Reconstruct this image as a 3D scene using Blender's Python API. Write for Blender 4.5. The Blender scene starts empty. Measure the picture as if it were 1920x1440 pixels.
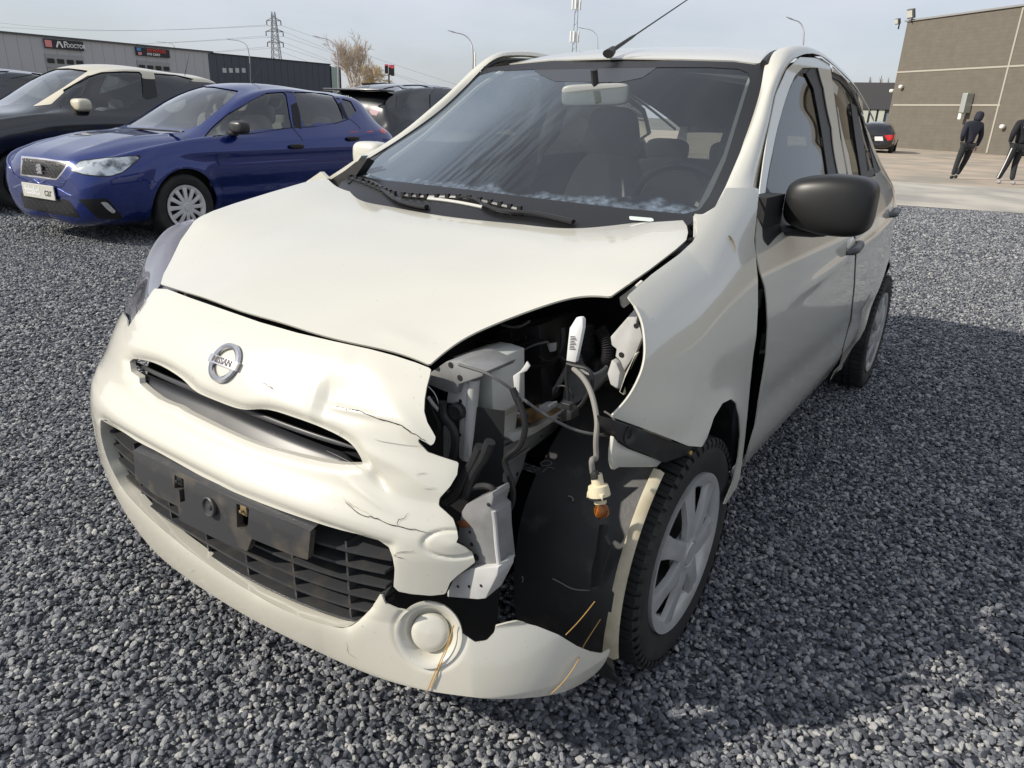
import bpy, bmesh, math, random
import numpy as np
from mathutils import Vector, Matrix
random.seed(7); RNG = np.random.default_rng(7)
R_ = math.radians
SC = bpy.context.scene
COL = SC.collection
# ------------------------------------------------------------------ camera
CAM = dict(x=1.4723, y=1.2907, z=1.2606, yaw=3.7421, pitch=0.3598, roll=0.0370, f=1353.67)
_y, _p, _r = CAM['yaw'], CAM['pitch'], CAM['roll']
_f = np.array([math.cos(_y)*math.cos(_p), math.sin(_y)*math.cos(_p), -math.sin(_p)])
_rt = np.cross(_f, [0, 0, 1]); _rt /= np.linalg.norm(_rt); _up = np.cross(_rt, _f)
_c, _s = math.cos(_r), math.sin(_r)
CR = _c*_rt+_s*_up; CU = -_s*_rt+_c*_up; CF = _f
CM = np.array([CR, -CU, CF]); CC = np.array([CAM['x'], CAM['y'], CAM['z']]); FF = CAM['f']
cd = bpy.data.cameras.new('camera'); cam = bpy.data.objects.new('camera', cd); COL.objects.link(cam)
cd.sensor_width = 36; cd.lens = 36*FF/1920; cd.clip_start = 0.05; cd.clip_end = 3000
cam.matrix_world = Matrix(((CR[0], CU[0], -CF[0], CC[0]), (CR[1], CU[1], -CF[1], CC[1]), (CR[2], CU[2], -CF[2], CC[2]), (0, 0, 0, 1)))
SC.camera = cam
# ------------------------------------------------------------------ light
SUN = np.array([1.15, -1.02, 1.0]); SUN /= np.linalg.norm(SUN)
SUN_EL = math.asin(SUN[2]); SUN_AZ = math.atan2(SUN[0], SUN[1])
ld = bpy.data.lights.new('sun', 'SUN'); ld.energy = 5.0; ld.angle = R_(0.55); ld.color = (1.0, 0.93, 0.82)
lo = bpy.data.objects.new('sun', ld); COL.objects.link(lo)
lo.rotation_euler = Vector(SUN).to_track_quat('Z', 'Y').to_euler()
W = bpy.data.worlds.new('World'); SC.world = W; W.use_nodes = True
nt = W.node_tree; nt.nodes.clear()
wo = nt.nodes.new('ShaderNodeOutputWorld'); bg = nt.nodes.new('ShaderNodeBackground'); sky = nt.nodes.new('ShaderNodeTexSky')
sky.sky_type = 'NISHITA'; sky.sun_disc = False; sky.sun_elevation = SUN_EL; sky.sun_rotation = SUN_AZ
sky.air_density = 1.0; sky.dust_density = 1.6; sky.ozone_density = 1.5; sky.altitude = 20
tc = nt.nodes.new('ShaderNodeTexCoord'); mp = nt.nodes.new('ShaderNodeMapping'); mp.inputs['Scale'].default_value = (1, 1, 3.2)
nz = nt.nodes.new('ShaderNodeTexNoise'); nz.inputs['Scale'].default_value = 1.7; nz.inputs['Detail'].default_value = 6; nz.inputs['Roughness'].default_value = .55
rp = nt.nodes.new('ShaderNodeValToRGB'); rp.color_ramp.elements[0].position = .36; rp.color_ramp.elements[0].color = (.55, .55, .55, 1); rp.color_ramp.elements[1].position = .66; rp.color_ramp.elements[1].color = (.97, .97, .97, 1)
mx = nt.nodes.new('ShaderNodeMix'); mx.data_type = 'RGBA'; mx.inputs[7].default_value = (6.6, 6.95, 7.7, 1)
L = nt.links.new
L(tc.outputs['Generated'], mp.inputs['Vector']); L(mp.outputs[0], nz.inputs['Vector']); L(nz.outputs['Fac'], rp.inputs[0])
L(rp.outputs[0], mx.inputs[0]); L(sky.outputs[0], mx.inputs[6]); L(mx.outputs[2], bg.inputs[0]); L(bg.outputs[0], wo.inputs[0])
bg.inputs[1].default_value = 0.111
SC.view_settings.view_transform = 'Standard'; SC.view_settings.look = 'None'; SC.view_settings.exposure = 0.0
SC.view_settings.gamma = 1.0; SC.view_settings.use_curve_mapping = False
SC.render.engine = 'CYCLES'
SC.cycles.use_denoising = True; SC.cycles.max_bounces = 8; SC.cycles.transparent_max_bounces = 16; SC.cycles.glossy_bounces = 4
SC.cycles.caustics_reflective = False; SC.cycles.caustics_refractive = False
# ------------------------------------------------------------------ measuring helpers
def ray(px, py): return np.array([(px-960)/FF, (py-720)/FF, 1.0])@CM
def on(px, py, ax, val):
    d = ray(px, py); i = 'xyz'.index(ax); return CC+d*(val-CC[i])/d[i]
def at(px, py, dist): return CC+ray(px, py)*dist
def proj(P):
    q = (np.asarray(P, float)-CC)@CM.T
    z = np.where(q[..., 2] < .01, .01, q[..., 2])
    return np.stack([960+FF*q[..., 0]/z, 720+FF*q[..., 1]/z], -1)
# ------------------------------------------------------------------ objects
def tag(o, label=None, cat=None, group=None, kind=None):
    if label: o['label'] = label
    if cat: o['category'] = cat
    if group: o['group'] = group
    if kind: o['kind'] = kind
    return o
def empty(name, loc=(0, 0, 0), rz=0, **k):
    o = bpy.data.objects.new(name, None); COL.objects.link(o); o.location = loc; o.rotation_euler = (0, 0, rz); o.empty_display_size = .2
    return tag(o, **k)
def link(name, me, mat=None, parent=None, **k):
    o = bpy.data.objects.new(name, me); COL.objects.link(o)
    if mat is not None and not me.materials: me.materials.append(mat)
    if parent is not None: o.parent = parent
    return tag(o, **k)
def mesh(name, V, F, mat=None, parent=None, smooth=True, sharp=None, **k):
    me = bpy.data.meshes.new(name); me.from_pydata([tuple(map(float, v)) for v in V], [], [tuple(map(int, f)) for f in F]); me.update()
    if smooth: me.shade_smooth()
    if sharp and smooth: me.set_sharp_from_angle(angle=R_(sharp))
    return link(name, me, mat, parent, **k)
def bmobj(name, bm, mat=None, parent=None, smooth=False, sharp=35, **k):
    me = bpy.data.meshes.new(name); bm.normal_update(); bm.to_mesh(me); bm.free()
    if smooth: me.shade_smooth(); me.set_sharp_from_angle(angle=R_(sharp))
    return link(name, me, mat, parent, **k)
class MB:
    """collects simple shapes into one mesh"""
    def __init__(s): s.V = []; s.F = []
    def add(s, V, F):
        n = len(s.V); s.V += [tuple(map(float, v)) for v in V]; s.F += [tuple(int(i)+n for i in f) for f in F]; return s
    def box(s, c, d, M=None, bev=0):
        c = np.array(c, float); d = np.array(d, float)/2
        if bev:
            b = min(bev, *(d*.9)); V = []; F = []
            bm = bmesh.new(); bmesh.ops.create_cube(bm, size=2)
            for v in bm.verts: v.co = Vector((v.co.x*d[0], v.co.y*d[1], v.co.z*d[2]))
            bmesh.ops.bevel(bm, geom=bm.edges[:], offset=b, segments=2, affect='EDGES', profile=.5)
            bm.verts.index_update(); V = np.array([v.co[:] for v in bm.verts]); F = [[v.index for v in f.verts] for f in bm.faces]; bm.free()
        else:
            V = np.array([(x, y, z) for x in (-1, 1) for y in (-1, 1) for z in (-1, 1)])*d
            F = [(0, 1, 3, 2), (4, 6, 7, 5), (0, 4, 5, 1), (2, 3, 7, 6), (0, 2, 6, 4), (1, 5, 7, 3)]
        if M is not None: V = V@np.array(M, float).T
        return s.add(V+c, F)
    def tube(s, pts, r, n=8, cap=True, sub=0, flat=1.0):
        P = np.array(pts, float)
        if sub and len(P) > 2: P = spline(P, sub)
        N = len(P); rr = np.interp(np.linspace(0, 1, N), np.linspace(0, 1, len(np.atleast_1d(r))), np.atleast_1d(r)) if np.ndim(r) else np.full(N, r)
        T = np.gradient(P, axis=0); T /= np.linalg.norm(T, axis=1)[:, None]+1e-12
        up = np.array([0, 0, 1.]) if abs(T[0][2]) < .9 else np.array([1., 0, 0])
        A = np.cross(T[0], up); A /= np.linalg.norm(A); V = []; F = []
        for i in range(N):
            A = A-T[i]*(A@T[i]); A /= np.linalg.norm(A); B = np.cross(T[i], A)
            for k in range(n):
                a = 2*math.pi*k/n; V.append(P[i]+rr[i]*(A*math.cos(a)+B*math.sin(a)*flat))
        for i in range(N-1):
            for k in range(n): F.append((i*n+k, i*n+(k+1) % n, (i+1)*n+(k+1) % n, (i+1)*n+k))
        if cap: F.append(tuple(range(n))[::-1]); F.append(tuple((N-1)*n+k for k in range(n)))
        return s.add(V, F)
    def lathe(s, prof, origin=(0, 0, 0), M=None, n=32, close=False):
        """prof (r, h) about local z"""
        V = []; F = []
        for r, h in prof:
            for k in range(n): a = 2*math.pi*k/n; V.append((r*math.cos(a), r*math.sin(a), h))
        for i in range(len(prof)-1):
            for k in range(n): F.append((i*n+k, i*n+(k+1) % n, (i+1)*n+(k+1) % n, (i+1)*n+k))
        if close: F.append(tuple(range(n))[::-1]); F.append(tuple((len(prof)-1)*n+k for k in range(n)))
        V = np.array(V)
        if M is not None: V = V@np.array(M, float).T
        return s.add(V+np.array(origin, float), F)
    def poly(s, pts, vec, M=None):
        """extruded outline: pts 3-D loop, vec the thickness vector"""
        P = np.array(pts, float); n = len(P); v = np.array(vec, float)
        return s.add(list(P)+list(P+v), [tuple(range(n))[::-1], tuple(range(n, 2*n))]+[(i, (i+1) % n, n+(i+1) % n, n+i) for i in range(n)])
    def build(s, name, mat=None, parent=None, smooth=False, sharp=35, **k):
        return mesh(name, s.V, s.F, mat, parent, smooth=smooth, sharp=sharp if smooth else None, **k)
def spline(P, sub):
    P = np.array(P, float); d = np.r_[0, np.cumsum(np.linalg.norm(np.diff(P, axis=0), axis=1))]
    t = np.concatenate([np.linspace(d[i], d[i+1], sub, endpoint=False) for i in range(len(d)-1)]+[[d[-1]]])
    return np.stack([ci(d, P[:, k], t) for k in range(P.shape[1])], -1)
def ci(xs, ys, x):
    """natural cubic spline, linear outside"""
    xs = np.asarray(xs, float); ys = np.asarray(ys, float); x = np.asarray(x, float); n = len(xs)
    if n < 3: return np.interp(x, xs, ys)
    h = np.diff(xs); A = np.zeros((n, n)); b = np.zeros((n,)+ys.shape[1:]); A[0, 0] = A[-1, -1] = 1
    for i in range(1, n-1):
        A[i, i-1] = h[i-1]; A[i, i] = 2*(h[i-1]+h[i]); A[i, i+1] = h[i]; b[i] = 6*((ys[i+1]-ys[i])/h[i]-(ys[i]-ys[i-1])/h[i-1])
    m = np.linalg.solve(A, b.reshape(n, -1)).reshape(b.shape); j = np.clip(np.searchsorted(xs, x)-1, 0, n-2)
    hh = h[j]; t = x-xs[j]; t = np.where(x > xs[-1], xs[-1]-xs[j], np.where(x < xs[0], 0, t))
    ex = (slice(None),)*x.ndim+(None,)*(ys.ndim-1)
    if ys.ndim > 1: hh = hh[ex]; t = t[ex]
    c = (ys[j+1]-ys[j])/hh-hh*(2*m[j]+m[j+1])/6
    return ys[j]+t*(c+t*(m[j]/2+t*(m[j+1]-m[j])/(6*hh)))
def pl(xs, ys, x):
    """monotone-ish smooth interpolation (Catmull style with limited slopes)"""
    xs = np.asarray(xs, float); ys = np.asarray(ys, float); x = np.clip(np.asarray(x, float), xs[0], xs[-1])
    h = np.diff(xs); d = np.diff(ys)/h; m = np.zeros(len(xs)); m[0] = d[0]; m[-1] = d[-1]
    for i in range(1, len(xs)-1):
        m[i] = 0 if d[i-1]*d[i] <= 0 else 3*(h[i-1]+h[i])/((2*h[i]+h[i-1])/d[i-1]+(h[i]+2*h[i-1])/d[i])
    j = np.clip(np.searchsorted(xs, x)-1, 0, len(xs)-2); t = (x-xs[j])/h[j]
    return ys[j]*(1+2*t)*(1-t)**2+h[j]*m[j]*t*(1-t)**2+ys[j+1]*t*t*(3-2*t)+h[j]*m[j+1]*t*t*(t-1)
def net(P, nu, nv):
    """tensor cubic surface through a control net P[i][j] -> grid (nu, nv, 3)"""
    P = np.array(P, float)
    def par(A):
        d = np.linalg.norm(np.diff(A, axis=0), axis=2).mean(1); t = np.r_[0, np.cumsum(d)]; return t/t[-1]
    a = par(P); G = ci(a, P, np.linspace(0, 1, nu)); Q = np.swapaxes(G, 0, 1)
    b = par(np.swapaxes(P, 0, 1)); return np.swapaxes(ci(b, Q, np.linspace(0, 1, nv)), 0, 1)
def normals(G):
    du = np.gradient(G, axis=0); dv = np.gradient(G, axis=1); n = np.cross(du, dv)
    return n/(np.linalg.norm(n, axis=2)[..., None]+1e-12)
def sdf(P, poly):
    """signed distance of 2-D points to a closed polygon, negative inside"""
    poly = np.array(poly, float); P = np.asarray(P, float); sh = P.shape[:-1]; P = P.reshape(-1, 2)
    d = np.full(len(P), 1e18); ins = np.zeros(len(P), bool)
    for i in range(len(poly)):
        a = poly[i]; b = poly[(i+1) % len(poly)]; e = b-a; L2 = e@e
        if L2 == 0: continue
        w = P-a; t = np.clip(w@e/L2, 0, 1); q = w-t[:, None]*e; d = np.minimum(d, (q*q).sum(1))
        c = (a[1] > P[:, 1]) != (b[1] > P[:, 1])
        with np.errstate(divide='ignore', invalid='ignore'):
            xx = a[0]+(P[:, 1]-a[1])*e[0]/(e[1] if e[1] else 1e-30)
        ins ^= c & (P[:, 0] < xx)
    d = np.sqrt(d); d[ins] *= -1
    return d.reshape(sh)
def inside(G, keep=None, cut=(), space='px', mirror=False, uv=None):
    """scalar field <0 where the panel exists; polygons are traced in the picture and so carried onto the surface"""
    Q = G*[1, -1, 1] if mirror else G
    U = {'px': lambda: proj(Q), 'xz': lambda: Q[..., [0, 2]], 'yz': lambda: Q[..., [1, 2]], 'xy': lambda: Q[..., [0, 1]], 'uv': lambda: uv}[space]()
    f = np.full(G.shape[:2], -1e9)
    if keep is not None: f = sdf(U, keep)
    for c in cut: f = np.maximum(f, -sdf(U, c))
    return f
def clipmesh(G, f=None):
    """triangles of the grid where f<0, cut cleanly along f=0"""
    nu, nv = G.shape[:2]; idx = np.arange(nu*nv).reshape(nu, nv); V = G.reshape(-1, 3)
    a, b, c, d = idx[:-1, :-1].ravel(), idx[1:, :-1].ravel(), idx[1:, 1:].ravel(), idx[:-1, 1:].ravel()
    if f is None:
        return V, np.stack([a, b, c, d], 1)
    f = f.ravel().copy(); f[np.abs(f) < 1e-9] = 1e-9
    q = np.stack([a, b, c, d], 1); m = (f[q] < 0).sum(1)
    full = q[m == 4]; part = q[(m > 0) & (m < 4)]
    Vn = list(map(tuple, V)); F = [tuple(x) for x in full]; cache = {}
    def cross(i, j):
        k = (i, j) if i < j else (j, i)
        if k not in cache:
            t = f[i]/(f[i]-f[j]); t = min(max(t, .02), .98); cache[k] = len(Vn); Vn.append(tuple(V[i]+(V[j]-V[i])*t))
        return cache[k]
    for qd in part:
        out = []
        for k in range(4):
            i, j = qd[k], qd[(k+1) % 4]
            if f[i] < 0: out.append(int(i))
            if (f[i] < 0) != (f[j] < 0): out.append(cross(int(i), int(j)))
        if len(out) >= 3: F.append(tuple(out))
    Vn = np.array(Vn); used = np.unique(np.concatenate([np.array(x) for x in F])) if F else np.array([], int)
    rm = -np.ones(len(Vn), int); rm[used] = np.arange(len(used))
    return Vn[used], [tuple(rm[list(x)]) for x in F]
def panel(name, G, f, mat, parent, thick=.002, flip=False, split=True, **k):
    V, F = clipmesh(G, f)
    if len(F) == 0: print('EMPTY', name); return None
    F = [tuple(x) for x in F]
    if flip: F = [x[::-1] for x in F]
    o = mesh(name, V, F, mat, parent, **k)
    if thick:
        md = o.modifiers.new('thickness', 'SOLIDIFY'); md.thickness = thick; md.offset = -1; md.use_even_offset = False
        if split:
            es = o.modifiers.new('edges', 'EDGE_SPLIT'); es.split_angle = R_(50)
    return o
def lift(px, G):
    """picture point -> nearest camera-facing point of a surface grid"""
    U = proj(G); d = ((U-np.array(px))**2).sum(-1); D = np.linalg.norm(G-CC, axis=-1)
    c = d < max(d.min()*4, 40); i = np.unravel_index(np.argmin(np.where(c, d+D*150, 1e18)), d.shape)
    return np.array(i), G[i]
def strip(G, pts, w, off, sub=4):
    """narrow ribbon following a traced line on a surface"""
    P2 = spline(np.array(pts, float), sub); P = np.array([snap(p, G) for p in P2]); N = P-CC; N /= np.linalg.norm(N, axis=1)[:, None]
    return P-N*off
def snap(px, G):
    (i, j), p = lift(px, G); d = ray(*px); i = min(max(i, 1), G.shape[0]-2); j = min(max(j, 1), G.shape[1]-2)
    n = np.cross(G[i+1, j]-G[i-1, j], G[i, j+1]-G[i, j-1]); n /= np.linalg.norm(n)+1e-12
    t = ((G[i, j]-CC)@n)/(d@n) if abs(d@n) > .05 else (G[i, j]-CC)@CF
    q = CC+d*t
    return q if np.linalg.norm(q-p) < .03 else p
# ------------------------------------------------------------------ materials
def nm(name):
    m = bpy.data.materials.new(name); m.use_nodes = True; return m, m.node_tree, m.node_tree.nodes['Principled BSDF']
def mat(name, col, rough=.5, metal=0, spec=.5, coat=0, coatr=.03, cior=1.5, trans=0, ior=1.45, noise=None, bump=None, emit=None):
    m, t, b = nm(name); b.inputs['Base Color'].default_value = (*col, 1); b.inputs['Roughness'].default_value = rough
    b.inputs['Metallic'].default_value = metal; b.inputs['Specular IOR Level'].default_value = spec
    b.inputs['Coat Weight'].default_value = coat; b.inputs['Coat IOR'].default_value = cior; b.inputs['Coat Roughness'].default_value = coatr
    b.inputs['Transmission Weight'].default_value = trans; b.inputs['IOR'].default_value = ior
    if emit: b.inputs['Emission Color'].default_value = (*emit[0], 1); b.inputs['Emission Strength'].default_value = emit[1]
    co = t.nodes.new('ShaderNodeTexCoord')
    if noise:   # (scale, colour2, low, high[, detail])
        n = t.nodes.new('ShaderNodeTexNoise'); n.inputs['Scale'].default_value = noise[0]; n.inputs['Detail'].default_value = 6
        r = t.nodes.new('ShaderNodeValToRGB'); r.color_ramp.elements[0].position = noise[2]; r.color_ramp.elements[1].position = noise[3]
        r.color_ramp.elements[0].color = (*col, 1); r.color_ramp.elements[1].color = (*noise[1], 1)
        t.links.new(co.outputs['Object'], n.inputs['Vector']); t.links.new(n.outputs['Fac'], r.inputs[0]); t.links.new(r.outputs[0], b.inputs['Base Color'])
    if bump:    # (scale, strength, distance)
        n = t.nodes.new('ShaderNodeTexNoise'); n.inputs['Scale'].default_value = bump[0]; n.inputs['Detail'].default_value = 5
        bp = t.nodes.new('ShaderNodeBump'); bp.inputs['Strength'].default_value = bump[1]; bp.inputs['Distance'].default_value = bump[2]
        t.links.new(co.outputs['Object'], n.inputs['Vector']); t.links.new(n.outputs['Fac'], bp.inputs['Height']); t.links.new(bp.outputs[0], b.inputs['Normal'])
    return m
def glassmat(name, tint=(.8, .85, .85), refl=1.0, k=1.35, haze=0.0, hazecol=(.5, .53, .55), hz=None, ior=1.5):
    """thin pane: see-through with Fresnel reflection, optionally a dewy, hazy film"""
    m = bpy.data.materials.new(name); m.use_nodes = True; t = m.node_tree; t.nodes.clear()
    o = t.nodes.new('ShaderNodeOutputMaterial'); tr = t.nodes.new('ShaderNodeBsdfTransparent'); gl = t.nodes.new('ShaderNodeBsdfGlossy')
    tr.inputs[0].default_value = (*tint, 1); gl.inputs['Roughness'].default_value = .02; gl.inputs[0].default_value = (refl, refl, refl, 1)
    fr = t.nodes.new('ShaderNodeFresnel'); fr.inputs[0].default_value = ior; mul = t.nodes.new('ShaderNodeMath'); mul.operation = 'MULTIPLY_ADD'; mul.inputs[1].default_value = k; mul.inputs[2].default_value = .02; mul.use_clamp = True
    mx = t.nodes.new('ShaderNodeMixShader'); L = t.links.new
    L(fr.outputs[0], mul.inputs[0]); L(mul.outputs[0], mx.inputs[0])
    base = tr.outputs[0]
    if haze or hz:
        df = t.nodes.new('ShaderNodeBsdfDiffuse'); df.inputs[0].default_value = (*hazecol, 1); m2 = t.nodes.new('ShaderNodeMixShader')
        m2.inputs[0].default_value = haze; L(tr.outputs[0], m2.inputs[1]); L(df.outputs[0], m2.inputs[2]); base = m2.outputs[0]
        if hz: L(hz(t), m2.inputs[0])
    L(base, mx.inputs[1]); L(gl.outputs[0], mx.inputs[2]); L(mx.outputs[0], o.inputs[0])
    return m
# ================================================================== MAIN CAR: surfaces (x forward from the front axle, y to the car's left, z up)
PC = (.575, .56, .485)
PAINT = mat('pearl_white_paint', PC, rough=.30, spec=.5, coat=1.0, coatr=.045, cior=1.75)
t = PAINT.node_tree; b = t.nodes['Principled BSDF']; co = t.nodes.new('ShaderNodeTexCoord'); L = t.links.new
n = t.nodes.new('ShaderNodeTexNoise'); n.inputs['Scale'].default_value = 3.5; n.inputs['Detail'].default_value = 8; n.inputs['Roughness'].default_value = .65; L(co.outputs['Object'], n.inputs['Vector'])
mr = t.nodes.new('ShaderNodeMapRange'); mr.inputs[1].default_value = .35; mr.inputs[2].default_value = .75; mr.inputs[3].default_value = .02; mr.inputs[4].default_value = .13; L(n.outputs['Fac'], mr.inputs[0]); L(mr.outputs[0], b.inputs['Coat Roughness'])
n2 = t.nodes.new('ShaderNodeTexNoise'); n2.inputs['Scale'].default_value = 130; n2.inputs['Detail'].default_value = 3; L(co.outputs['Object'], n2.inputs['Vector']); r = t.nodes.new('ShaderNodeValToRGB'); r.color_ramp.elements[0].position = .70; r.color_ramp.elements[1].position = .78; r.color_ramp.elements[0].color = (*PC, 1); r.color_ramp.elements[1].color = (.36, .33, .26, 1); L(n2.outputs['Fac'], r.inputs[0])
sp = t.nodes.new('ShaderNodeSeparateXYZ'); L(co.outputs['Object'], sp.inputs[0]); mz = t.nodes.new('ShaderNodeMapRange'); mz.inputs[1].default_value = .45; mz.inputs[2].default_value = .15; mz.inputs[3].default_value = .0; mz.inputs[4].default_value = .55; L(sp.outputs[2], mz.inputs[0])
dm = t.nodes.new('ShaderNodeMath'); dm.operation = 'MULTIPLY'; L(mz.outputs[0], dm.inputs[0]); L(n.outputs['Fac'], dm.inputs[1]); mxp = t.nodes.new('ShaderNodeMix'); mxp.data_type = 'RGBA'; L(dm.outputs[0], mxp.inputs[0]); L(r.outputs[0], mxp.inputs[6]); mxp.inputs[7].default_value = (.42, .37, .28, 1); L(mxp.outputs[2], b.inputs['Base Color'])
PAINTIN = mat('primed_white_metal', (.62, .61, .56), rough=.5, noise=(14, (.42, .41, .37), .45, .8))
BLK = mat('black_plastic', (.018, .018, .019), rough=.5, noise=(30, (.03, .029, .027), .4, .8))
BLKS = mat('satin_black_trim', (.012, .012, .013), rough=.32)
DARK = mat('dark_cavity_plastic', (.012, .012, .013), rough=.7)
RUB = mat('tyre_rubber', (.018, .018, .018), rough=.72, noise=(9, (.035, .034, .032), .45, .75), bump=(160, .25, .001))
def fascia_r(phi, z, dn=0):
    zz = [.10, .15, .17, .19, .22, .28, .36, .44, .50, .53, .56, .585, .61, .64, .67, .71, .75, .79, .82, .84, .87, .90]
    aa = [.60, .665, .703, .727, .743, .752, .757, .758, .758, .754, .745, .728, .71, .697, .688, .674, .652, .62, .588, .562, .50, .42]
    a = pl(zz, aa, z); b = pl([.10, .15, .2, .3, .5, .65, .75, .84, .90], [.75, .80, .82, .83, .835, .83, .815, .79, .75], z)
    n = 2.7+.65*np.clip(-phi/1.0, 0, 1)*np.clip((.74-z)/.15, 0, 1)+.9*np.clip((phi-.45)/.35, 0, 1)*np.clip((.36-z)/.12, 0, 1)
    return (np.abs(np.cos(phi)/a)**n+np.abs(np.sin(phi)/b)**n)**(-1/n)
PH, ZZ = np.meshgrid(np.linspace(R_(-93), R_(93), 640), np.linspace(.135, .865, 230), indexing='ij')
rr = fascia_r(PH, ZZ); FAS = np.stack([rr*np.cos(PH), rr*np.sin(PH), ZZ], -1)
FASN = normals(FAS); FASN *= np.sign((FASN*np.stack([np.cos(PH), np.sin(PH), 0*PH], -1)).sum(-1))[..., None]
def bump_px(G, N, lst):
    """dents and swellings: (px, py, rx, ry, angle, metres) placed on the near face of a surface"""
    U = proj(G); out = np.zeros(G.shape[:2]); face = ((CC-G)*N).sum(-1) > 0
    for (x, y, rx, ry, an, h) in lst:
        c, s = math.cos(R_(an)), math.sin(R_(an)); dx = U[..., 0]-x; dy = U[..., 1]-y
        u = (dx*c+dy*s)/rx; v = (-dx*s+dy*c)/ry; out += np.where(face, h*np.exp(-(u*u+v*v)), 0)
    return out
HZ = pl
def hood_z(x, y):
    c = pl([-.30, -.25, -.1, 0, .1, .25, .35, .45, .55, .62, .70], [1.006, 1.004, .990, .976, .956, .924, .897, .866, .832, .805, .768], x)
    X = [-.30, -.25, -.1, .1, .25, .35, .5, .62, .7]; Y = [0, .2, .4, .5, .6, .7, .8]
    D = np.array([[0, .001, .004, .014, .028, .022, -.02], [0, .001, .004, .014, .028, .022, -.02], [0, .001, .002, .012, .024, .020, -.02], [0, 0, -.002, .006, .013, .013, -.02], [0, 0, -.006, -.004, .002, .004, -.03],
                  [0, -.001, -.012, -.016, -.02, -.03, -.06], [0, -.003, -.024, -.036, -.055, -.08, -.13], [0, -.006, -.035, -.06, -.09, -.13, -.2], [0, -.008, -.05, -.09, -.13, -.19, -.28]])
    xi = np.clip(x, -.3, .7); A = ci(X, D, xi); ay = np.abs(y); out = np.zeros_like(x)
    # cubic along y
    t = np.clip(ay, 0, .8); j = np.clip(np.searchsorted(Y, t)-1, 0, 5); Ya = np.array(Y)
    m = np.gradient(A, Ya, axis=-1); h = Ya[j+1]-Ya[j]; s = (t-Ya[j])/h; ii = np.arange(A.reshape(-1, 7).shape[0]); A2 = A.reshape(-1, 7); m2 = m.reshape(-1, 7); jf = j.ravel(); sf = s.ravel(); hf = h.ravel()
    out = A2[ii, jf]*(1+2*sf)*(1-sf)**2+hf*m2[ii, jf]*sf*(1-sf)**2+A2[ii, jf+1]*sf*sf*(3-2*sf)+hf*m2[ii, jf+1]*sf*sf*(sf-1)
    return c+out.reshape(x.shape)
HX, HY = np.meshgrid(np.linspace(.70, -.30, 230), np.linspace(-.79, .79, 340), indexing='ij')
HOOD = np.stack([HX, HY, hood_z(HX, HY)], -1)
def fender_grid(side=1, x0=.66, x1=-.50, nx=240, ntt=170):
    xs = np.linspace(x0, x1, nx); tt = np.linspace(0, 1, ntt)
    T = [0, .12, .3, .5, .66, .78, .87, .93, .97, 1.0]; G = np.zeros((nx, ntt, 3))
    for i, x in enumerate(xs):
        zs = float(pl([-.5, -.3, -.2, -.02, .1, .26, .4, .5, .6, .7], [1.075, 1.055, 1.04, 1.005, .985, .955, .90, .85, .80, .74], x))
        w = min(max((-.02-x)/.36, 0), 1); zl = [.20, .34, .48, .62, .75*(zs/.98), zs-.13, zs-.07+.01*w, zs-.025+.03*w, zs+.003+.055*w, zs+.02+.07*w]; yl = [.815, .826, .833, .833, .822, .803, .775+.008*w, .735+.018*w, .69+.022*w, .63+.05*w]
        z = ci(T, zl, tt); y = ci(T, yl, tt)
        d = math.hypot(x, 0); zz = z-.30; rad = np.sqrt(x*x+zz*zz); y = y+.016*np.exp(-((rad-.335)/.055)**2)*(z < .75)
        if x > 0: y = y*(1-(min(x, .7)/.755)**2.7)**(1/2.7)
        G[i, :, 0] = x; G[i, :, 1] = y*side; G[i, :, 2] = z
    return G
FEN = fender_grid()
def side_y(x, z):
    y = pl([.15, .24, .30, .34, .40, .5, .62, .72, .8, .9, .97, 1.02, 1.1, 1.2, 1.3, 1.4, 1.46, 1.50, 1.53], [.735, .755, .775, .792, .808, .818, .824, .822, .818, .808, .785, .755, .705, .655, .618, .592, .580, .56, .50], z)
    tp = pl([-3.1, -3.0, -2.85, -2.7, -2.4, -2.0, -1.7, 0], [.28, .19, .11, .07, .035, .010, 0, 0], x); y = y-tp*np.where(z > 1.0, 1+.5*np.clip((z-1)/.3, 0, 1), 1)
    # lower sculpting and the crease under the handles
    y = y-.009*np.exp(-((z-(.50+.03*(x+1.5)))/.07)**2)*(x < -.4)+.006*np.exp(-((z-(.83-.03*(x+1.2)))/.022)**2)*np.clip((-x-.5)/.3, 0, 1)
    rad = np.sqrt((x+2.45)**2+(z-.3)**2); y = y+.018*np.exp(-((rad-.34)/.06)**2)*(z < .8)
    return y
SX, ST = np.meshgrid(np.linspace(-.27, -3.06, 400), np.r_[np.linspace(.17, 1.40, 170), np.linspace(1.404, 1.53, 34)], indexing='ij')
SIDE = np.stack([SX, side_y(SX, ST), ST], -1)
E_POLE = 1
def windshield_net():
    side = np.array([(-.19, .685, 1.000), (-.319, .657, 1.056), (-.418, .64, 1.095), (-.592, .61, 1.177), (-.744, .58, 1.266), (-.883, .55, 1.373), (-.945, .53, 1.430)])
    cen = np.array([(-.02, 0, .965), (-.155, 0, 1.035), (-.27, 0, 1.09), (-.46, 0, 1.185), (-.65, 0, 1.28), (-.84, 0, 1.38), (-.975, 0, 1.452)]); P = []
    for f in np.linspace(-1, 1, 9):
        g = abs(f)**2.1; P.append([(c[0]+(s[0]-c[0])*g, s[1]*f, c[2]+(s[2]-c[2])*g) for s, c in zip(side, cen)])
    return net(P, 200, 140)
WS = windshield_net()
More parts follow.
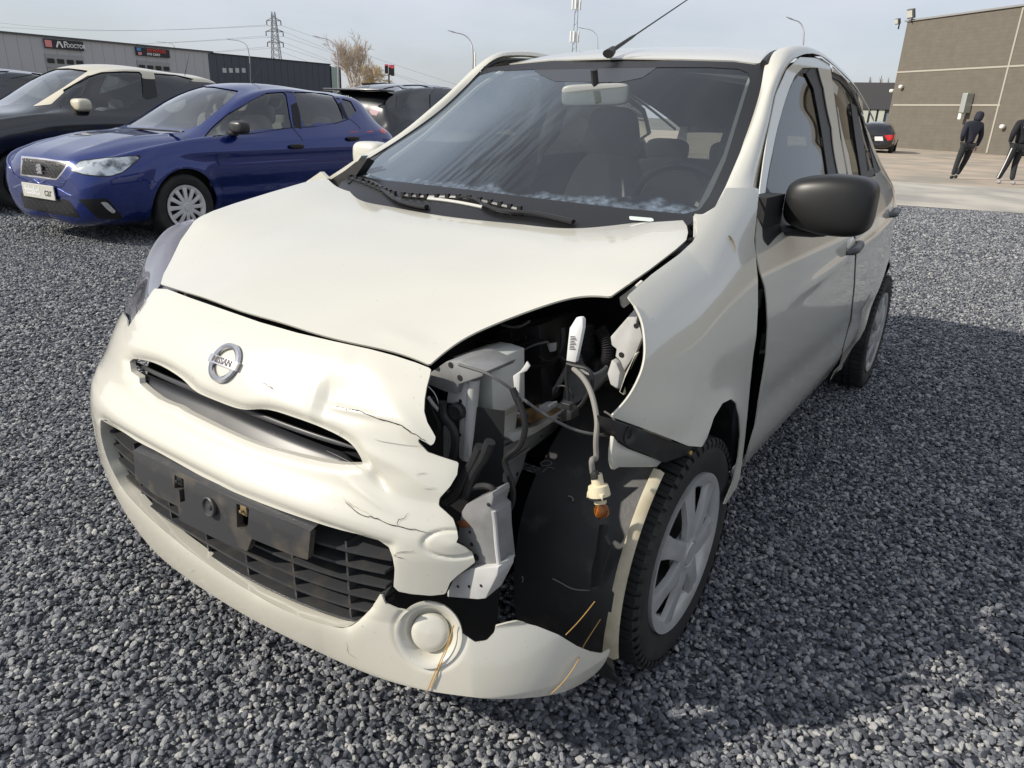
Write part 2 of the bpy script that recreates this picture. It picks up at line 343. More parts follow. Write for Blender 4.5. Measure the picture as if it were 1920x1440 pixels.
def roof_grid():
    X, Y = np.meshgrid(np.linspace(-.90, -3.0, 160), np.linspace(-.58, .58, 120), indexing='ij')
    z = pl([-3.0, -2.9, -2.5, -2.0, -1.6, -1.35, -1.15, -1.0, -.9], [1.20, 1.235, 1.345, 1.452, 1.502, 1.508, 1.486, 1.458, 1.428], X+.05*(np.abs(Y)/.53)**2)
    return np.stack([X, Y, z-.028*(np.abs(Y)/.53)**2.6], -1)
ROOF = roof_grid()
FRAME_OUT = [(1413, 475, .785), (1419, 402, .742), (1423, 352, .698), (1430, 300, .658), (1437, 255, .635), (1453, 176, .598), (1472, 128, .585), (1500, 104, .582), (1540, 106, .582), (1566, 126, .584), (1598, 158, .588), (1623, 197, .598), (1643, 240, .615)]
def frame_net():
    O = spline([on(a, b, 'y', c) for a, b, c in FRAME_OUT], 4)[:, :]
    I0 = [on(a, b, 'y', c) for a, b, c in [(1285, 450, .70), (1318, 404, .67), (1341, 390, .657), (1360, 354, .642), (1389, 287, .612), (1411, 223, .582), (1430, 153, .552), (1432, 125, .535)]]
    I0 += [np.array(p) for p in [(-1.03, .53, 1.460), (-1.3, .53, 1.480), (-1.6, .53, 1.470), (-1.9, .53, 1.435), (-2.2, .53, 1.375), (-2.5, .53, 1.295)]]
    I = spline(I0, 4)
    def rs(A, n):
        d = np.r_[0, np.cumsum(np.linalg.norm(np.diff(A, axis=0), axis=1))]; t = np.linspace(0, d[-1], n); return np.stack([np.interp(t, d, A[:, k]) for k in range(3)], 1)
    # match stations by x
    def byx(A, xs): o = np.argsort(-A[:, 0]); return np.stack([xs, np.interp(-xs, -A[o, 0], A[o, 1]), np.interp(-xs, -A[o, 0], A[o, 2])], 1)
    O = rs(O, 60); I = rs(I, 60); C = []
    B = (O+I)/2; T = np.gradient(B, axis=0); out = np.cross(T, O-I); out /= np.linalg.norm(out, axis=1)[:, None]; out *= np.sign(out[:, 1]+out[:, 2])[:, None]
    w = np.linalg.norm(O-I, axis=1)[:, None]
    rows = []
    for f in (0, .12, .3, .5, .7, .88, 1):
        bul = (1-(2*f-1)**2)**.75*np.minimum(.22*w, .020); rows.append(I+(O-I)*f+out*bul)
    P = np.swapaxes(np.array(rows), 0, 1)[::3]; P[:6] -= np.array([0, .020, .0])*np.linspace(1, 0, 6)[:, None, None]
    return net(P, 260, 40)
FRAME = frame_net()
# ------------------------------------------------------------------ traced outlines (1920 x 1440 picture points carried onto the surfaces)
HOOD_O = [(303, 535), (340, 547), (383, 560), (452, 585), (522, 605), (591, 627), (661, 645), (730, 660), (780, 676), (806, 687), (822, 673), (863, 642), (919, 614), (977, 591), (1035, 571), (1079, 560), (1114, 557), (1145, 559), (1218, 508), (1267, 470), (1286, 453), (1289.5, 439), (1287.5, 427), (1280, 416), (1250, 418), (1187, 421), (1130, 421), (1082, 419), (1030, 416), (986, 412), (960, 410), (900, 404), (855, 398), (800, 391), (759, 384), (695, 371.5), (651, 360), (628, 350), (616, 339), (609, 337), (568, 345), (504, 364), (440, 384), (400, 398), (378, 408), (366, 416), (340, 453), (322, 491), (308, 517)]
FAS_O = [(289, 541), (313, 542), (355, 558), (418, 580), (487, 604), (557, 624), (626, 640), (695, 655), (740, 667), (780, 680), (808, 691), (806, 703), (800, 725), (796, 748), (795, 771), (801, 792), (811, 809), (817, 820), (814, 830), (809, 836),
         (797, 829), (784, 822), (784, 829), (802, 848), (825, 856), (860, 867), (857, 890), (844, 912), (824, 934), (822, 948), (835, 959), (850, 973), (857, 995), (859, 1009), (855, 1017), (873, 1027), (886, 1038), (891, 1054), (877, 1065), (859, 1078), (844, 1092), (835, 1114), (808, 1117), (772, 1114), (747, 1109), (738, 1100), (740, 1067), (736, 1044),
         (729, 1026), (710, 1013), (665, 1000), (590, 979), (515, 953), (440, 923), (365, 886), (290, 844), (234, 812), (189, 787), (189, 816), (200, 857), (226, 910), (264, 955), (327, 1011), (402, 1067), (477, 1114), (552, 1152), (620, 1174), (650, 1177), (672, 1165), (695, 1142), (714, 1112), (718, 1122),
         (722, 1132), (747, 1143), (790, 1148), (826, 1154), (852, 1168), (870, 1190), (891, 1204), (913, 1201), (927, 1186), (930, 1174), (953, 1168), (969, 1165), (1007, 1174), (1047, 1190), (1083, 1212), (1108, 1222), (1130, 1226), (1145, 1217), (1133, 1244), (1104, 1273), (1061, 1296), (1007, 1307), (917, 1310), (860, 1304), (801, 1295), (700, 1267), (590, 1219), (477, 1163), (365, 1094), (290, 1034), (245, 977), (215, 925), (192, 872), (100, 760), (60, 640), (140, 590), (230, 583), (238, 600), (240, 614), (254, 592), (279, 556)]
UGRILLE = [(243, 678), (249, 673), (258, 673), (289, 680), (327, 700), (348, 716), (362, 730), (390, 745), (428, 760), (452, 767), (470, 768), (487, 767), (508, 769), (539, 778), (574, 790), (609, 804), (636, 817), (657, 831), (671, 848), (682, 871), (643, 871), (591, 863), (539, 850), (487, 835), (418, 806), (362, 779), (348, 772), (334, 763), (315, 756), (296, 747), (278, 733), (262, 719), (261, 707), (246, 697)]
FEN_O = [(1300, 400), (1307, 415), (1306, 439), (1299, 453), (1273, 477), (1221, 515), (1176, 555), (1190, 574), (1202, 599), (1208, 630), (1209, 665), (1204, 692), (1194, 717), (1175, 749), (1145, 781), (1200, 801), (1260, 824), (1290, 836), (1316, 838), (1325, 821), (1337, 783), (1354, 756), (1371, 748), (1381, 756), (1387, 783), (1388, 817), (1384, 858), (1374, 905), (1357, 946), (1362, 944), (1381, 914), (1388, 892), (1392, 860), (1397, 820), (1402, 769), (1407, 717), (1412, 668), (1418, 630), (1421, 578), (1421, 526), (1417, 480), (1414, 450), (1419, 400), (1424, 352), (1362, 352), (1345, 386), (1322, 404)]
FEN_G = [(x, y) for x, y in FEN_O]
WS_O = [(640, 342), (660, 333), (676, 304), (711, 278), (759, 238), (823, 184), (887, 137), (913, 128), (960, 122), (1037, 115), (1172, 112), (1283, 114), (1379, 117), (1424, 123), (1433, 134), (1430, 153), (1411, 223), (1389, 287), (1360, 354), (1341, 390), (1318, 404), (1290, 424), (1082, 432), (900, 418), (700, 388), (630, 362)]
WS_I = [(925, 134), (1000, 131), (1100, 129), (1235, 127), (1330, 127), (1385, 130), (1402, 137), (1406, 152), (1389, 208), (1360, 303), (1331, 367), (1312, 394), (1283, 402), (1155, 390), (1028, 375), (900, 359), (780, 345), (700, 336), (676, 329), (688, 312), (760, 250), (850, 176), (900, 141)]
def smooth_run(P, a, b, n=4):
    i, j = P.index(a), P.index(b); return P[:i]+[tuple(q) for q in spline(P[i:j+1], n)]+P[j+1:]
FAS_O = smooth_run(smooth_run(FAS_O, (1145, 1217), (192, 872)), (729, 1026), (672, 1165), 3); HOOD_O = smooth_run(smooth_run(smooth_run(HOOD_O, (1280, 416), (616, 339)), (806, 687), (1145, 559)), (303, 535), (806, 687)); UGRILLE = smooth_run(smooth_run(UGRILLE, (682, 871), (362, 779), 3), (258, 673), (682, 871), 3)
# ------------------------------------------------------------------ panels
CAR = empty('hatchback_car', label='crash-damaged cream white hatchback with a torn front bumper and missing left headlight', cat='car')
fn = FASN
fd = .55*bump_px(FAS, fn, [(640, 742, 60, 45, 20, -.016), (560, 712, 60, 40, 20, -.010), (700, 700, 40, 40, 0, .005), (610, 742, 10, 42, 12, -.010), (585, 742, 9, 40, 12, .007), (660, 770, 60, 7, 12, .009), (505, 700, 12, 40, 35, -.004), (705, 895, 26, 9, 45, -.022), (690, 930, 50, 8, 35, .008), (790, 905, 60, 34, 20, .015), (720, 860, 60, 14, 24, .008), (850, 930, 34, 60, 0, .008), (735, 985, 70, 22, 15, -.004), (770, 800, 50, 20, 40, .012), (630, 690, 22, 50, 30, .006)])
U = proj(FAS); front = ((CC-FAS)*fn).sum(-1) > 0
# embossed half oval beside the tear and its groove
e = np.hypot((U[..., 0]-850)/56, (U[..., 1]-1020)/26); fd += np.where(front & (e < 1.6), -.004*np.exp(-((e-1)/.09)**2)+.004*(e < 1)*(1-e), 0)
# fog lamp ring: groove, dished collar, round cover
fc = snap((804, 1191), FAS); rf = np.linalg.norm(FAS-fc, axis=-1)
fd += np.where(rf < .12, -.003*np.exp(-((rf-.066)/.005)**2), 0)
# moulded shoulder round the lower grille and above the fog lamp
g0 = sdf(U, [(189, 787), (290, 844), (440, 923), (590, 979), (729, 1026), (723, 1082), (695, 1142), (650, 1177), (477, 1114), (327, 1011), (226, 910)]); fd += np.where(front, -.012*np.exp(-np.clip(g0, 0, None)/9), 0)
g1 = sdf(U, UGRILLE); fd += np.where(front, -.012*np.exp(-(np.clip(g1, 0, None)/9)**1.5), 0)
FASD = FAS+fn*fd[..., None]
f = inside(FASD, FAS_O, [UGRILLE]); f = np.maximum(f, 1000*(.315-FAS[..., 0])); f = np.maximum(f, np.where((FAS[..., 1] < -.5), 1000*(FAS[..., 2]-.862), -1e9))
f = np.maximum(f, 1000*(.165-FAS[..., 2])) if 0 else f
f = np.maximum(f, np.where(FAS[..., 1] > 0, 1000*(.060-rf), -1e9))
bumper = panel('bumper_cover', FASD, f, PAINT, CAR, .004, label='cream bumper cover, cracked and torn open on its left side')
fi = lift((804, 1191), FAS)[0]; fnn = FASN[fi[0], fi[1]]; Mf = Vector(fnn).to_track_quat('Z', 'Y').to_matrix()
mb = MB(); mb.lathe([(.063, -.004), (.0625, .0005), (.058, .0), (.052, -.004), (.044, -.014), (.040, -.020), (.0375, -.022)], fc, Mf, 56); fog = mb.build('fog_lamp_ring', PAINT, CAR, True, 50)
mb = MB(); mb.lathe([(.0365, -.024), (.0358, -.012), (.033, -.009), (.022, -.007), (0, -.006)], fc, Mf, 48); mb.build('fog_lamp_cover', PAINT, fog, True, 50)
# dark returns of the grille openings
def flange(G, poly, depth, m, name, parent, closed=True, sub=3, inset=0):
    P = np.array(poly+poly[:1] if closed else poly, float); P = np.concatenate([np.linspace(P[i], P[i+1], sub, endpoint=False) for i in range(len(P)-1)]+[P[-1:]])
    A = np.array([snap(p, G) for p in P]); n = len(A); B = A+np.array([-depth, 0, 0]); V = np.r_[A, B]
    o = mesh(name, V, [(i, i+1, n+i+1, n+i) for i in range(n-1)], m, parent); return o
flange(FASD, UGRILLE, .014, PAINT, 'grille_surround', CAR)
LG = [(189, 787), (234, 812), (290, 844), (365, 886), (440, 923), (515, 953), (590, 979), (665, 1000), (710, 1013), (729, 1026)]; LG2 = [(189, 787), (189, 816), (200, 857), (226, 910), (264, 955), (327, 1011), (402, 1067), (477, 1114), (552, 1152), (620, 1174), (650, 1177), (672, 1165), (695, 1142), (714, 1112)]
flange(FASD, LG, .03, PAINT, 'grille_surround', CAR, False); flange(FASD, LG2, .03, PAINT, 'grille_surround', CAR, False)
KB = np.array([.80, .93, 1]); fb = np.maximum(np.where((PH > -1.35) & (PH < .25), -1, 1), 1000*(.45-FAS[..., 2])); fb = np.maximum(fb, 1000*(FAS[..., 2]-.80)); panel('bumper_backing', FAS*KB, fb, DARK, CAR, 0)
# hood
HN = normals(HOOD); HN *= np.sign(HN[..., 2])[..., None]
UH = proj(HOOD); hd = bump_px(HOOD, HN, [(760, 640, 50, 16, 18, .003)])
f = inside(HOOD, HOOD_O); hood = panel('hood', HOOD+HN*hd[..., None], f, PAINT, CAR, .004, label='cream white hood lifted slightly along its rear left edge')
# fender
FN = normals(FEN); FN *= np.sign(FN[..., 1])[..., None]
fed = bump_px(FEN, FN, [(1250, 780, 70, 40, 0, .006), (1330, 640, 40, 120, 10, .004)])
f = inside(FEN, FEN_O); fender = panel('front_fender', FEN+FN*fed[..., None], f, PAINT, CAR, .003, label='left front fender bent outwards away from the door')
FENR = FEN*[1, -1, 1]
LAMP_IN = [(239, 622), (254, 592), (279, 556), (289, 541), (297, 535), (308, 517), (322, 491), (340, 453), (366, 416), (372, 408), (330, 330), (100, 330), (100, 640), (200, 640)]
FENS = FENR+np.array([0, .045, -.13])
fr2 = np.maximum(1000*(FENR[..., 0]-.22), 1000*(-.10-FENR[..., 0])); rad = np.hypot(FENR[..., 0], FENR[..., 2]-.3); fr2 = np.maximum(fr2, 1000*(.325-rad)); fr2 = np.maximum(fr2, 1000*(FENR[..., 1]+.70))
panel('front_fender', FENS, fr2, PAINT, CAR, .003, flip=True)
LENS = glassmat('clear_lens', (.93, .93, .95), 1.0, haze=.22, hazecol=(.62, .62, .74))
li = [snap(p, FAS) for p in [(241, 626), (256, 594), (277, 562)]]+[snap(p, HOOD)+np.array([0, 0, -.004]) for p in [(300, 531), (322, 491), (340, 453), (366, 417)]]
lr = [on(*p) for p in [(236, 622, 'y', -.655), (234, 586, 'y', -.695), (252, 550, 'y', -.72), (266, 508, 'y', -.735), (284, 466, 'y', -.74), (318, 428, 'y', -.735), (364, 413, 'y', -.715)]]
lc = [[a, a*.62+b*.38+np.array([.0, -.004, .006]), a*.25+b*.75+np.array([.0, -.002, .006]), b, b+np.array([-.035, -.018, -.05]), b+np.array([-.08, -.02, -.13])] for a, b in zip(li, lr)]
LAMPG = net(lc, 60, 40)
lamp = panel('headlight', LAMPG, None, LENS, CAR, .002)
# windscreen
wg = inside(WS, WS_O)
# roof
f = inside(ROOF, [(905, 122), (913, 127), (960, 121), (1037, 114), (1172, 111), (1283, 113), (1379, 116), (1424, 122), (1432, 108), (1450, 84), (1470, 60), (1400, 20), (900, 20), (860, 80)]); f = np.maximum(f, 1000*(np.abs(ROOF[..., 1])-.525))
panel('roof', ROOF, f, PAINT, CAR, .004)
panel('side_frame', FRAME, inside(FRAME, [(1300, 404), (1318, 404), (1341, 390), (1360, 354), (1389, 287), (1411, 223), (1430, 153), (1433, 134), (1426, 123), (1436, 101), (1457, 82), (1460, 30), (1720, 30), (1720, 320), (1655, 281), (1643, 240), (1623, 197), (1598, 158), (1566, 126), (1540, 106), (1500, 104), (1472, 128), (1453, 176), (1437, 255), (1430, 300), (1423, 352), (1419, 402), (1413, 450), (1300, 450)]), PAINT, CAR, .003, label='cream left windscreen pillar and roof rail')
# right-hand pillar and side
FR_R = FRAME*[1, -1, 1]; panel('side_frame', FR_R, 1000*(1.09-FR_R[..., 2]), PAINT, CAR, .003, flip=True)
# ------------------------------------------------------------------ doors, side, glass
def lifts(poly, G):
    out = []
    for p in poly: q = snap(p, G); out.append(q)
    return np.array(out)
FWIN = [(1505, 127), (1534, 127), (1545, 166), (1560, 240), (1573, 326), (1576, 344), (1530, 385), (1457, 443), (1440, 462), (1430, 450), (1429, 422), (1435, 361), (1448, 287), (1464, 217), (1480, 166), (1490, 143)]
RWIN = [(1553, 130), (1579, 143), (1604, 175), (1623, 217), (1643, 271), (1653, 315), (1623, 337), (1604, 347), (1597, 322), (1591, 288), (1572, 204)]
FW3 = lifts(FWIN, SIDE)[:, [0, 2]]; RW3 = lifts(RWIN, SIDE)[:, [0, 2]]
FDOOR = [(1419, 480), (1425, 508), (1435, 540), (1438, 567), (1440, 612), (1437, 665), (1432, 699), (1423, 751), (1416, 800), (1408, 826), (1400, 854), (1395, 870), (1450, 807), (1491, 767), (1554, 704), (1572, 684), (1583, 640), (1594, 598), (1600, 540), (1603, 480), (1600, 420), (1594, 380), (1588, 330), (1577, 270), (1567, 200), (1559, 140), (1556, 120), (1540, 109), (1500, 107), (1475, 131), (1455, 179), (1439, 257), (1432, 302), (1425, 354), (1421, 404), (1418, 440)]
d = inside(SIDE, FDOOR); d = np.maximum(d, 1000*(-1.62-SIDE[..., 0])); d = np.maximum(d, -sdf(SIDE[..., [0, 2]], FW3)*1000)
door = panel('front_door', SIDE, d, PAINT, CAR, .003, label='cream left front door standing apart from the bent fender')
RTOP = [(1561, 124), (1566, 128), (1598, 160), (1623, 199), (1643, 242), (1655, 283), (1662, 313), (1700, 330), (1730, 360), (1730, 500), (1700, 700), (1400, 900), (1560, 701), (1574, 686), (1586, 640), (1597, 598), (1603, 540), (1606, 480), (1603, 420), (1597, 380), (1591, 330), (1580, 270), (1570, 200), (1562, 140)]
arch = np.hypot(SIDE[..., 0]+2.45, SIDE[..., 2]-.30)
d = inside(SIDE, RTOP); d = np.maximum(d, -sdf(SIDE[..., [0, 2]], RW3)*1000); d = np.maximum(d, 1000*(-2.40-SIDE[..., 0])); d = np.maximum(d, 1000*(.37-arch)); d = np.maximum(d, 1000*(.36-SIDE[..., 2])*(SIDE[..., 0] > -1.9)-1e-3)
panel('rear_door', SIDE, d, PAINT, CAR, .003)
d = np.maximum(1000*(SIDE[..., 0]+2.405), 1000*(.345-arch)); d = np.maximum(d, 1000*(SIDE[..., 2]-pl([-3.1, -2.95, -2.7, -2.55, -2.4], [.95, 1.05, 1.17, 1.22, 1.26], SIDE[..., 0]))); d = np.maximum(d, 1000*(.22-SIDE[..., 2]))
panel('rear_quarter', SIDE, d, PAINT, CAR, .003)
d = np.maximum(1000*(SIDE[..., 2]-.352), 1000*(.25-SIDE[..., 2])); d = np.maximum(d, 1000*(SIDE[..., 0]+.34)); d = np.maximum(d, 1000*(.345-arch)); d = np.maximum(d, 1000*(-2.2-SIDE[..., 0]))
panel('sill', SIDE*[1, .985, 1], d, PAINT, CAR, .004)
# right side with window openings mirrored from the left
SR = SIDE*[1, -1, 1]; d = np.full(SIDE.shape[:2], -1e9)
for w in (FW3, RW3): d = np.maximum(d, -sdf(SIDE[..., [0, 2]], w)*1000)
d = np.maximum(d, 1000*(.345-arch)); d = np.maximum(d, 1000*(SIDE[..., 2]-pl([-3.1, -2.9, -2.56, -2.42, -2.16, -1.87, -1.53, -1.3, -1.11, -.98, -.88, -.70, -.62, -.50, -.38, -.27], [.8, 1.0, 1.15, 1.25, 1.343, 1.412, 1.454, 1.473, 1.454, 1.404, 1.331, 1.226, 1.17, 1.11, 1.04, .99], SIDE[..., 0]))); d = np.maximum(d, 1000*(.25-SIDE[..., 2])); d = np.maximum(d, 1000*(SIDE[..., 0]+.42+.14*(SIDE[..., 2] > .80)))
panel('body_side', SR, d, PAINT, CAR, .003, flip=True)
SEAL = mat('window_rubber', (.010, .010, .011), rough=.45)
SGL = glassmat('side_window_glass', (.36, .38, .36), 1.0, k=.9)
def glasspane(name, w3, m, side=1, inset=.012):
    G = SIDE-np.array([0, inset, 0]); f = sdf(G[..., [0, 2]], w3)*1000-8
    return panel(name, G*[1, side, 1], f, m, CAR, 0, flip=side < 0)
for s in (1, -1):
    for w3 in (FW3, RW3):
        gp = glasspane('window_glass', w3, SGL, s)
        G = SIDE-np.array([0, .008, 0]); f1 = sdf(G[..., [0, 2]], w3)*1000; f = np.maximum(f1-6, -(f1+17)); panel('window_seal', G*[1, s, 1], f, SEAL, CAR, .004, flip=s < 0)
# B-pillar and quarter window bars, sail panel at the mirror
def bar_on(px0, px1, w, name='window_divider'):
    a = snap(px0, SIDE); b = snap(px1, SIDE); mb = MB(); mb.tube([a-[0, .004, 0], (a+b)/2-[0, .002, 0], b-[0, .004, 0]], w, n=8, flat=.3); mb.build(name, SEAL, CAR, True)
for P_ in ([(1525, 126), (1536, 126), (1547, 166), (1562, 240), (1575, 326), (1577, 344), (1560, 356), (1552, 300), (1543, 240), (1529, 166), (1515, 138)], [(1598, 192), (1609, 200), (1621, 260), (1630, 328), (1619, 336), (1607, 260)], [(1618, 215), (1626, 222), (1643, 271), (1653, 315), (1643, 322), (1633, 275)]):
    panel('window_divider', SIDE-np.array([0, .006, 0]), inside(SIDE, P_), SEAL, CAR, .004)
sl = sdf(proj(SIDE), [(1432, 340), (1427, 422), (1430, 452), (1440, 464), (1462, 440), (1480, 420), (1470, 395)])
panel('mirror_sail', SIDE-np.array([0, .002, 0]), sl, BLK, CAR, .006)
# weather strip along the belt line (black line under the rear glass)
# inner hinge pillar seen through the gap
mb = MB(); mb.box((-.46, .735, .66), (.16, .05, .85)); mb.box((-.43, .768, .64), (.03, .02, .09), bev=.004); mb.box((-.43, .768, .86), (.03, .02, .07), bev=.004)
mb.build('hinge_pillar', DARK, CAR)
HNG = mat('grey_sealed_metal', (.10, .10, .10), rough=.5)
for (px, py) in [(1424, 560), (1431, 640), (1429, 720)]:
    q = on(px, py, 'y', .775); mb = MB(); mb.box(q, (.02, .012, .05), bev=.004); mb.build('door_hinge', HNG, CAR)
# ------------------------------------------------------------------ windscreen
PTS = [snap(p, WS) for p in [(740, 341), (900, 360), (1028, 376), (1155, 391), (1270, 402)]]
CB = np.polyfit([p[1] for p in PTS], [p[2] for p in PTS], 2)
def dew_sky_haze(t):
    L = t.links.new; N = t.nodes.new
    co = N('ShaderNodeTexCoord'); sp = N('ShaderNodeSeparateXYZ'); L(co.outputs['Object'], sp.inputs[0])
    def mth(op, a, b=None, c=None, cl=False):
        n = N('ShaderNodeMath'); n.operation = op; n.use_clamp = cl
        for i, v in enumerate((a, b, c)):
            if v is None: continue
            if isinstance(v, (int, float)): n.inputs[i].default_value = v
            else: L(v, n.inputs[i])
        return n.outputs[0]
    y, z = sp.outputs[1], sp.outputs[2]
    zb = mth('MULTIPLY_ADD', mth('MULTIPLY_ADD', y, float(CB[0]), float(CB[1])), y, float(CB[2])); h = mth('SUBTRACT', z, zb)
    # streaks run down the glass, stretched along its slope
    mp = N('ShaderNodeMapping'); mp.inputs['Scale'].default_value = (3, 34, 3); mp.inputs['Rotation'].default_value = (R_(10), 0, R_(14)); L(co.outputs['Object'], mp.inputs[0])
    n1 = N('ShaderNodeTexNoise'); n1.inputs['Scale'].default_value = 1.6; n1.inputs['Detail'].default_value = 5; L(mp.outputs[0], n1.inputs['Vector'])
    st = mth('MULTIPLY_ADD', n1.outputs['Fac'], 7.0, -3.1, True)
    mb_ = mth('MULTIPLY', mth('MULTIPLY_ADD', y, 6.0, 1.5, True), mth('MULTIPLY_ADD', y, -7.0, 1.55, True))   # where water has run (centre of the glass)
    hz = mth('MULTIPLY', mb_, mth('MULTIPLY_ADD', h, -3.6, 1.25, True)); run = mth('SUBTRACT', 1.0, mth('MULTIPLY', hz, st))
    base = mth('MULTIPLY_ADD', y, -1.0, .10, True); base = mth('MULTIPLY_ADD', base, .52, .02); film = mth('MULTIPLY', base, run)  # ramp across the pane paints angle-dependent sky reflection into the film
    film = mth('MINIMUM', film, .24)
    n2 = N('ShaderNodeTexNoise'); n2.inputs['Scale'].default_value = 55; n2.inputs['Detail'].default_value = 4; L(co.outputs['Object'], n2.inputs['Vector'])
    n3 = N('ShaderNodeTexNoise'); n3.inputs['Scale'].default_value = 9; L(co.outputs['Object'], n3.inputs['Vector'])
    lim = mth('MULTIPLY_ADD', n3.outputs['Fac'], .05, -.006); band = mth('MULTIPLY_ADD', mth('SUBTRACT', lim, h), 90.0, 0.0, True)
    fr = mth('MULTIPLY', band, mth('MULTIPLY_ADD', n2.outputs['Fac'], 2.2, -.62, True))
    return mth('MAXIMUM', film, mth('MULTIPLY', fr, .42))
WGL = glassmat('windscreen_glass', (.72, .77, .77), 1.0, k=.85, hazecol=(.34, .44, .56), hz=dew_sky_haze)  # bluish haze colour carries reflected sky as well as condensation
WN = normals(WS); WN *= np.sign(((CC-WS)*WN).sum(-1))[..., None]
panel('windscreen', WS, wg, WGL, CAR, 0, label='dewy windscreen with painted-in sky haze, water streaks and frosty lower edge')
panel('windscreen_border', WS+WN*.0015, inside(WS, WS_O, [WS_I]), BLKS, CAR, 0)
# shade band round the mirror foot
panel('sunshade_dots', WS+WN*.001, inside(WS, [(1002, 124), (1240, 122), (1230, 128), (1205, 146), (1160, 155), (1040, 153), (1012, 140), (1002, 133)]), mat('grey_dot_print', (.05, .055, .065), rough=.5), CAR, 0)
panel('inspection_sticker', WS+WN*.003, inside(WS, [(1180, 407), (1226, 411), (1225, 418), (1179, 414)]), mat('silver_sticker', (.55, .6, .58), rough=.35), CAR, 0)
# rubber along the left pillar of the glass
def tracetube(pts, G, r, m, name, off=.004, parent=CAR, flat=1, sub=4, n=6):
    P = strip(G, pts, 0, off, sub); mb = MB(); mb.tube(P, r, n=n, flat=flat); return mb.build(name, m, parent, True)
tracetube([(1300, 428), (1322, 411), (1345, 392), (1363, 352), (1391, 287), (1413, 223), (1432, 153), (1434, 134), (1426, 124)], WS, [.010, .012, .010, .006, .005, .005, .005, .005], BLKS, 'windscreen_seal', -.002)
tracetube([(655, 345), (690, 300), (711, 278), (759, 238), (823, 184), (887, 137), (908, 127)], WS, .006, BLKS, 'windscreen_seal', .0)
# ditch strips on the roof
for s in (1, -1):
    mb = MB(); P = [(-.925, .532*s, 1.424), (-1.0, .53*s, 1.452), (-1.15, .53*s, 1.470), (-1.3, .53*s, 1.478), (-1.6, .53*s, 1.468), (-1.9, .53*s, 1.432), (-2.2, .53*s, 1.372), (-2.8, .53*s, 1.21)]; P = P if s > 0 else [(x_, y_, z_-.010) for x_, y_, z_ in P]; mb.tube(P, .013 if s > 0 else .007, n=6, sub=4); mb.build('roof_strip', BLK, CAR, True)
# cowl and wipers
mb = MB(); cw = []
CWX = np.linspace(-.74, .74, 24)
for y in CWX:
    g = (abs(y)/.7)**2.1; cw.append([(-.02-.2*g-.05, y, .955+.035*g), (-.02-.2*g+.03, y, .958+.03*g), (.10-.2*g, y, .93+.045*g)])
cw = np.array(cw); mesh('cowl', cw.reshape(-1, 3), [(i*3+k, i*3+k+1, i*3+k+4, i*3+k+3) for i in range(23) for k in range(2)], BLK, CAR)
def wiper(arm, blade, n=9):
    root = None
    mb = MB(); P = strip(WS, arm, 0, .022, 4); mb.tube(P, [.011, .010, .007, .006], n=6, flat=.6); root = mb.build('wiper_arm', BLKS, CAR, True)
    mb = MB(); P = strip(WS, blade, 0, .010, 6); mb.tube(P, .006, n=6)
    for i in range(0, len(P), 2): mb.box(P[i]+np.array([.002, 0, .004]), (.010, .012, .014))
    mb.build('wiper_blade', BLKS, CAR)
wiper([(1075, 416), (985, 398), (910, 385), (892, 374), (862, 369)], [(757, 367), (800, 370), (860, 371), (920, 381), (975, 394)])
wiper([(800, 388), (740, 372), (715, 352), (690, 338), (660, 333)], [(657, 334), (690, 345), (715, 356), (740, 365)])
mb = MB(); P = strip(WS, [(803, 373), (840, 377), (905, 389)], 0, .004, 3); mb.tube(P, .006, n=5); mb.build('wiper_spring_cover', mat('pale_reflecting_plastic', (.45, .45, .42), rough=.3), CAR, True)
# torn rubber at the hood corner, raised fender tip on the far side
mb = MB(); A = [on(x, y, 'x', -.22) for x, y in [(568, 345), (601, 322), (614, 335), (606, 341), (590, 345)]]; mb.poly(A, (-.012, .004, 0)); mb.build('fender_tip', PAINT, CAR)
mb = MB(); A = [on(x, y, 'x', -.245) for x, y in [(585, 345), (604, 325), (620, 337), (640, 325), (668, 303), (690, 296), (664, 334), (640, 352), (612, 342)]]; mb.poly(A, (-.03, .0, -.01)); mb.build('cowl_seal', BLK, CAR)
mb = MB(); A = [on(x, y, 'x', -.255) for x, y in [(612, 335), (640, 317), (665, 300), (672, 290), (678, 292), (668, 306), (640, 324), (618, 338)]]; mb.poly(A, (-.03, .0, 0)); mb.build('fender_edge', PAINT, CAR)
# far mirror (cream cap) seen past the pillar
def sq(c, h, e=.55, nu=28, nv=16, M=None, taper=None):
    """rounded-box solid"""
    V = []; F = []
    f = lambda v: np.sign(v)*abs(v)**e
    for i in range(nv+1):
        p = -math.pi/2+math.pi*i/nv
        for j in range(nu):
            t = 2*math.pi*j/nu; v = np.array([f(math.cos(p))*f(math.cos(t))*h[0], f(math.cos(p))*f(math.sin(t))*h[1], f(math.sin(p))*h[2]])
            if taper: v = taper(v)
            V.append(v)
    V = np.array(V)
    if M is not None: V = V@np.array(M).T
    for i in range(nv):
        for j in range(nu): F.append((i*nu+j, i*nu+(j+1) % nu, (i+1)*nu+(j+1) % nu, (i+1)*nu+j))
    return V+np.array(c, float), F
V, F = sq(on(697, 290, 'y', -.86), (.05, .075, .05)); mesh('door_mirror', V, F, PAINT, CAR, label='cream right door mirror cap')
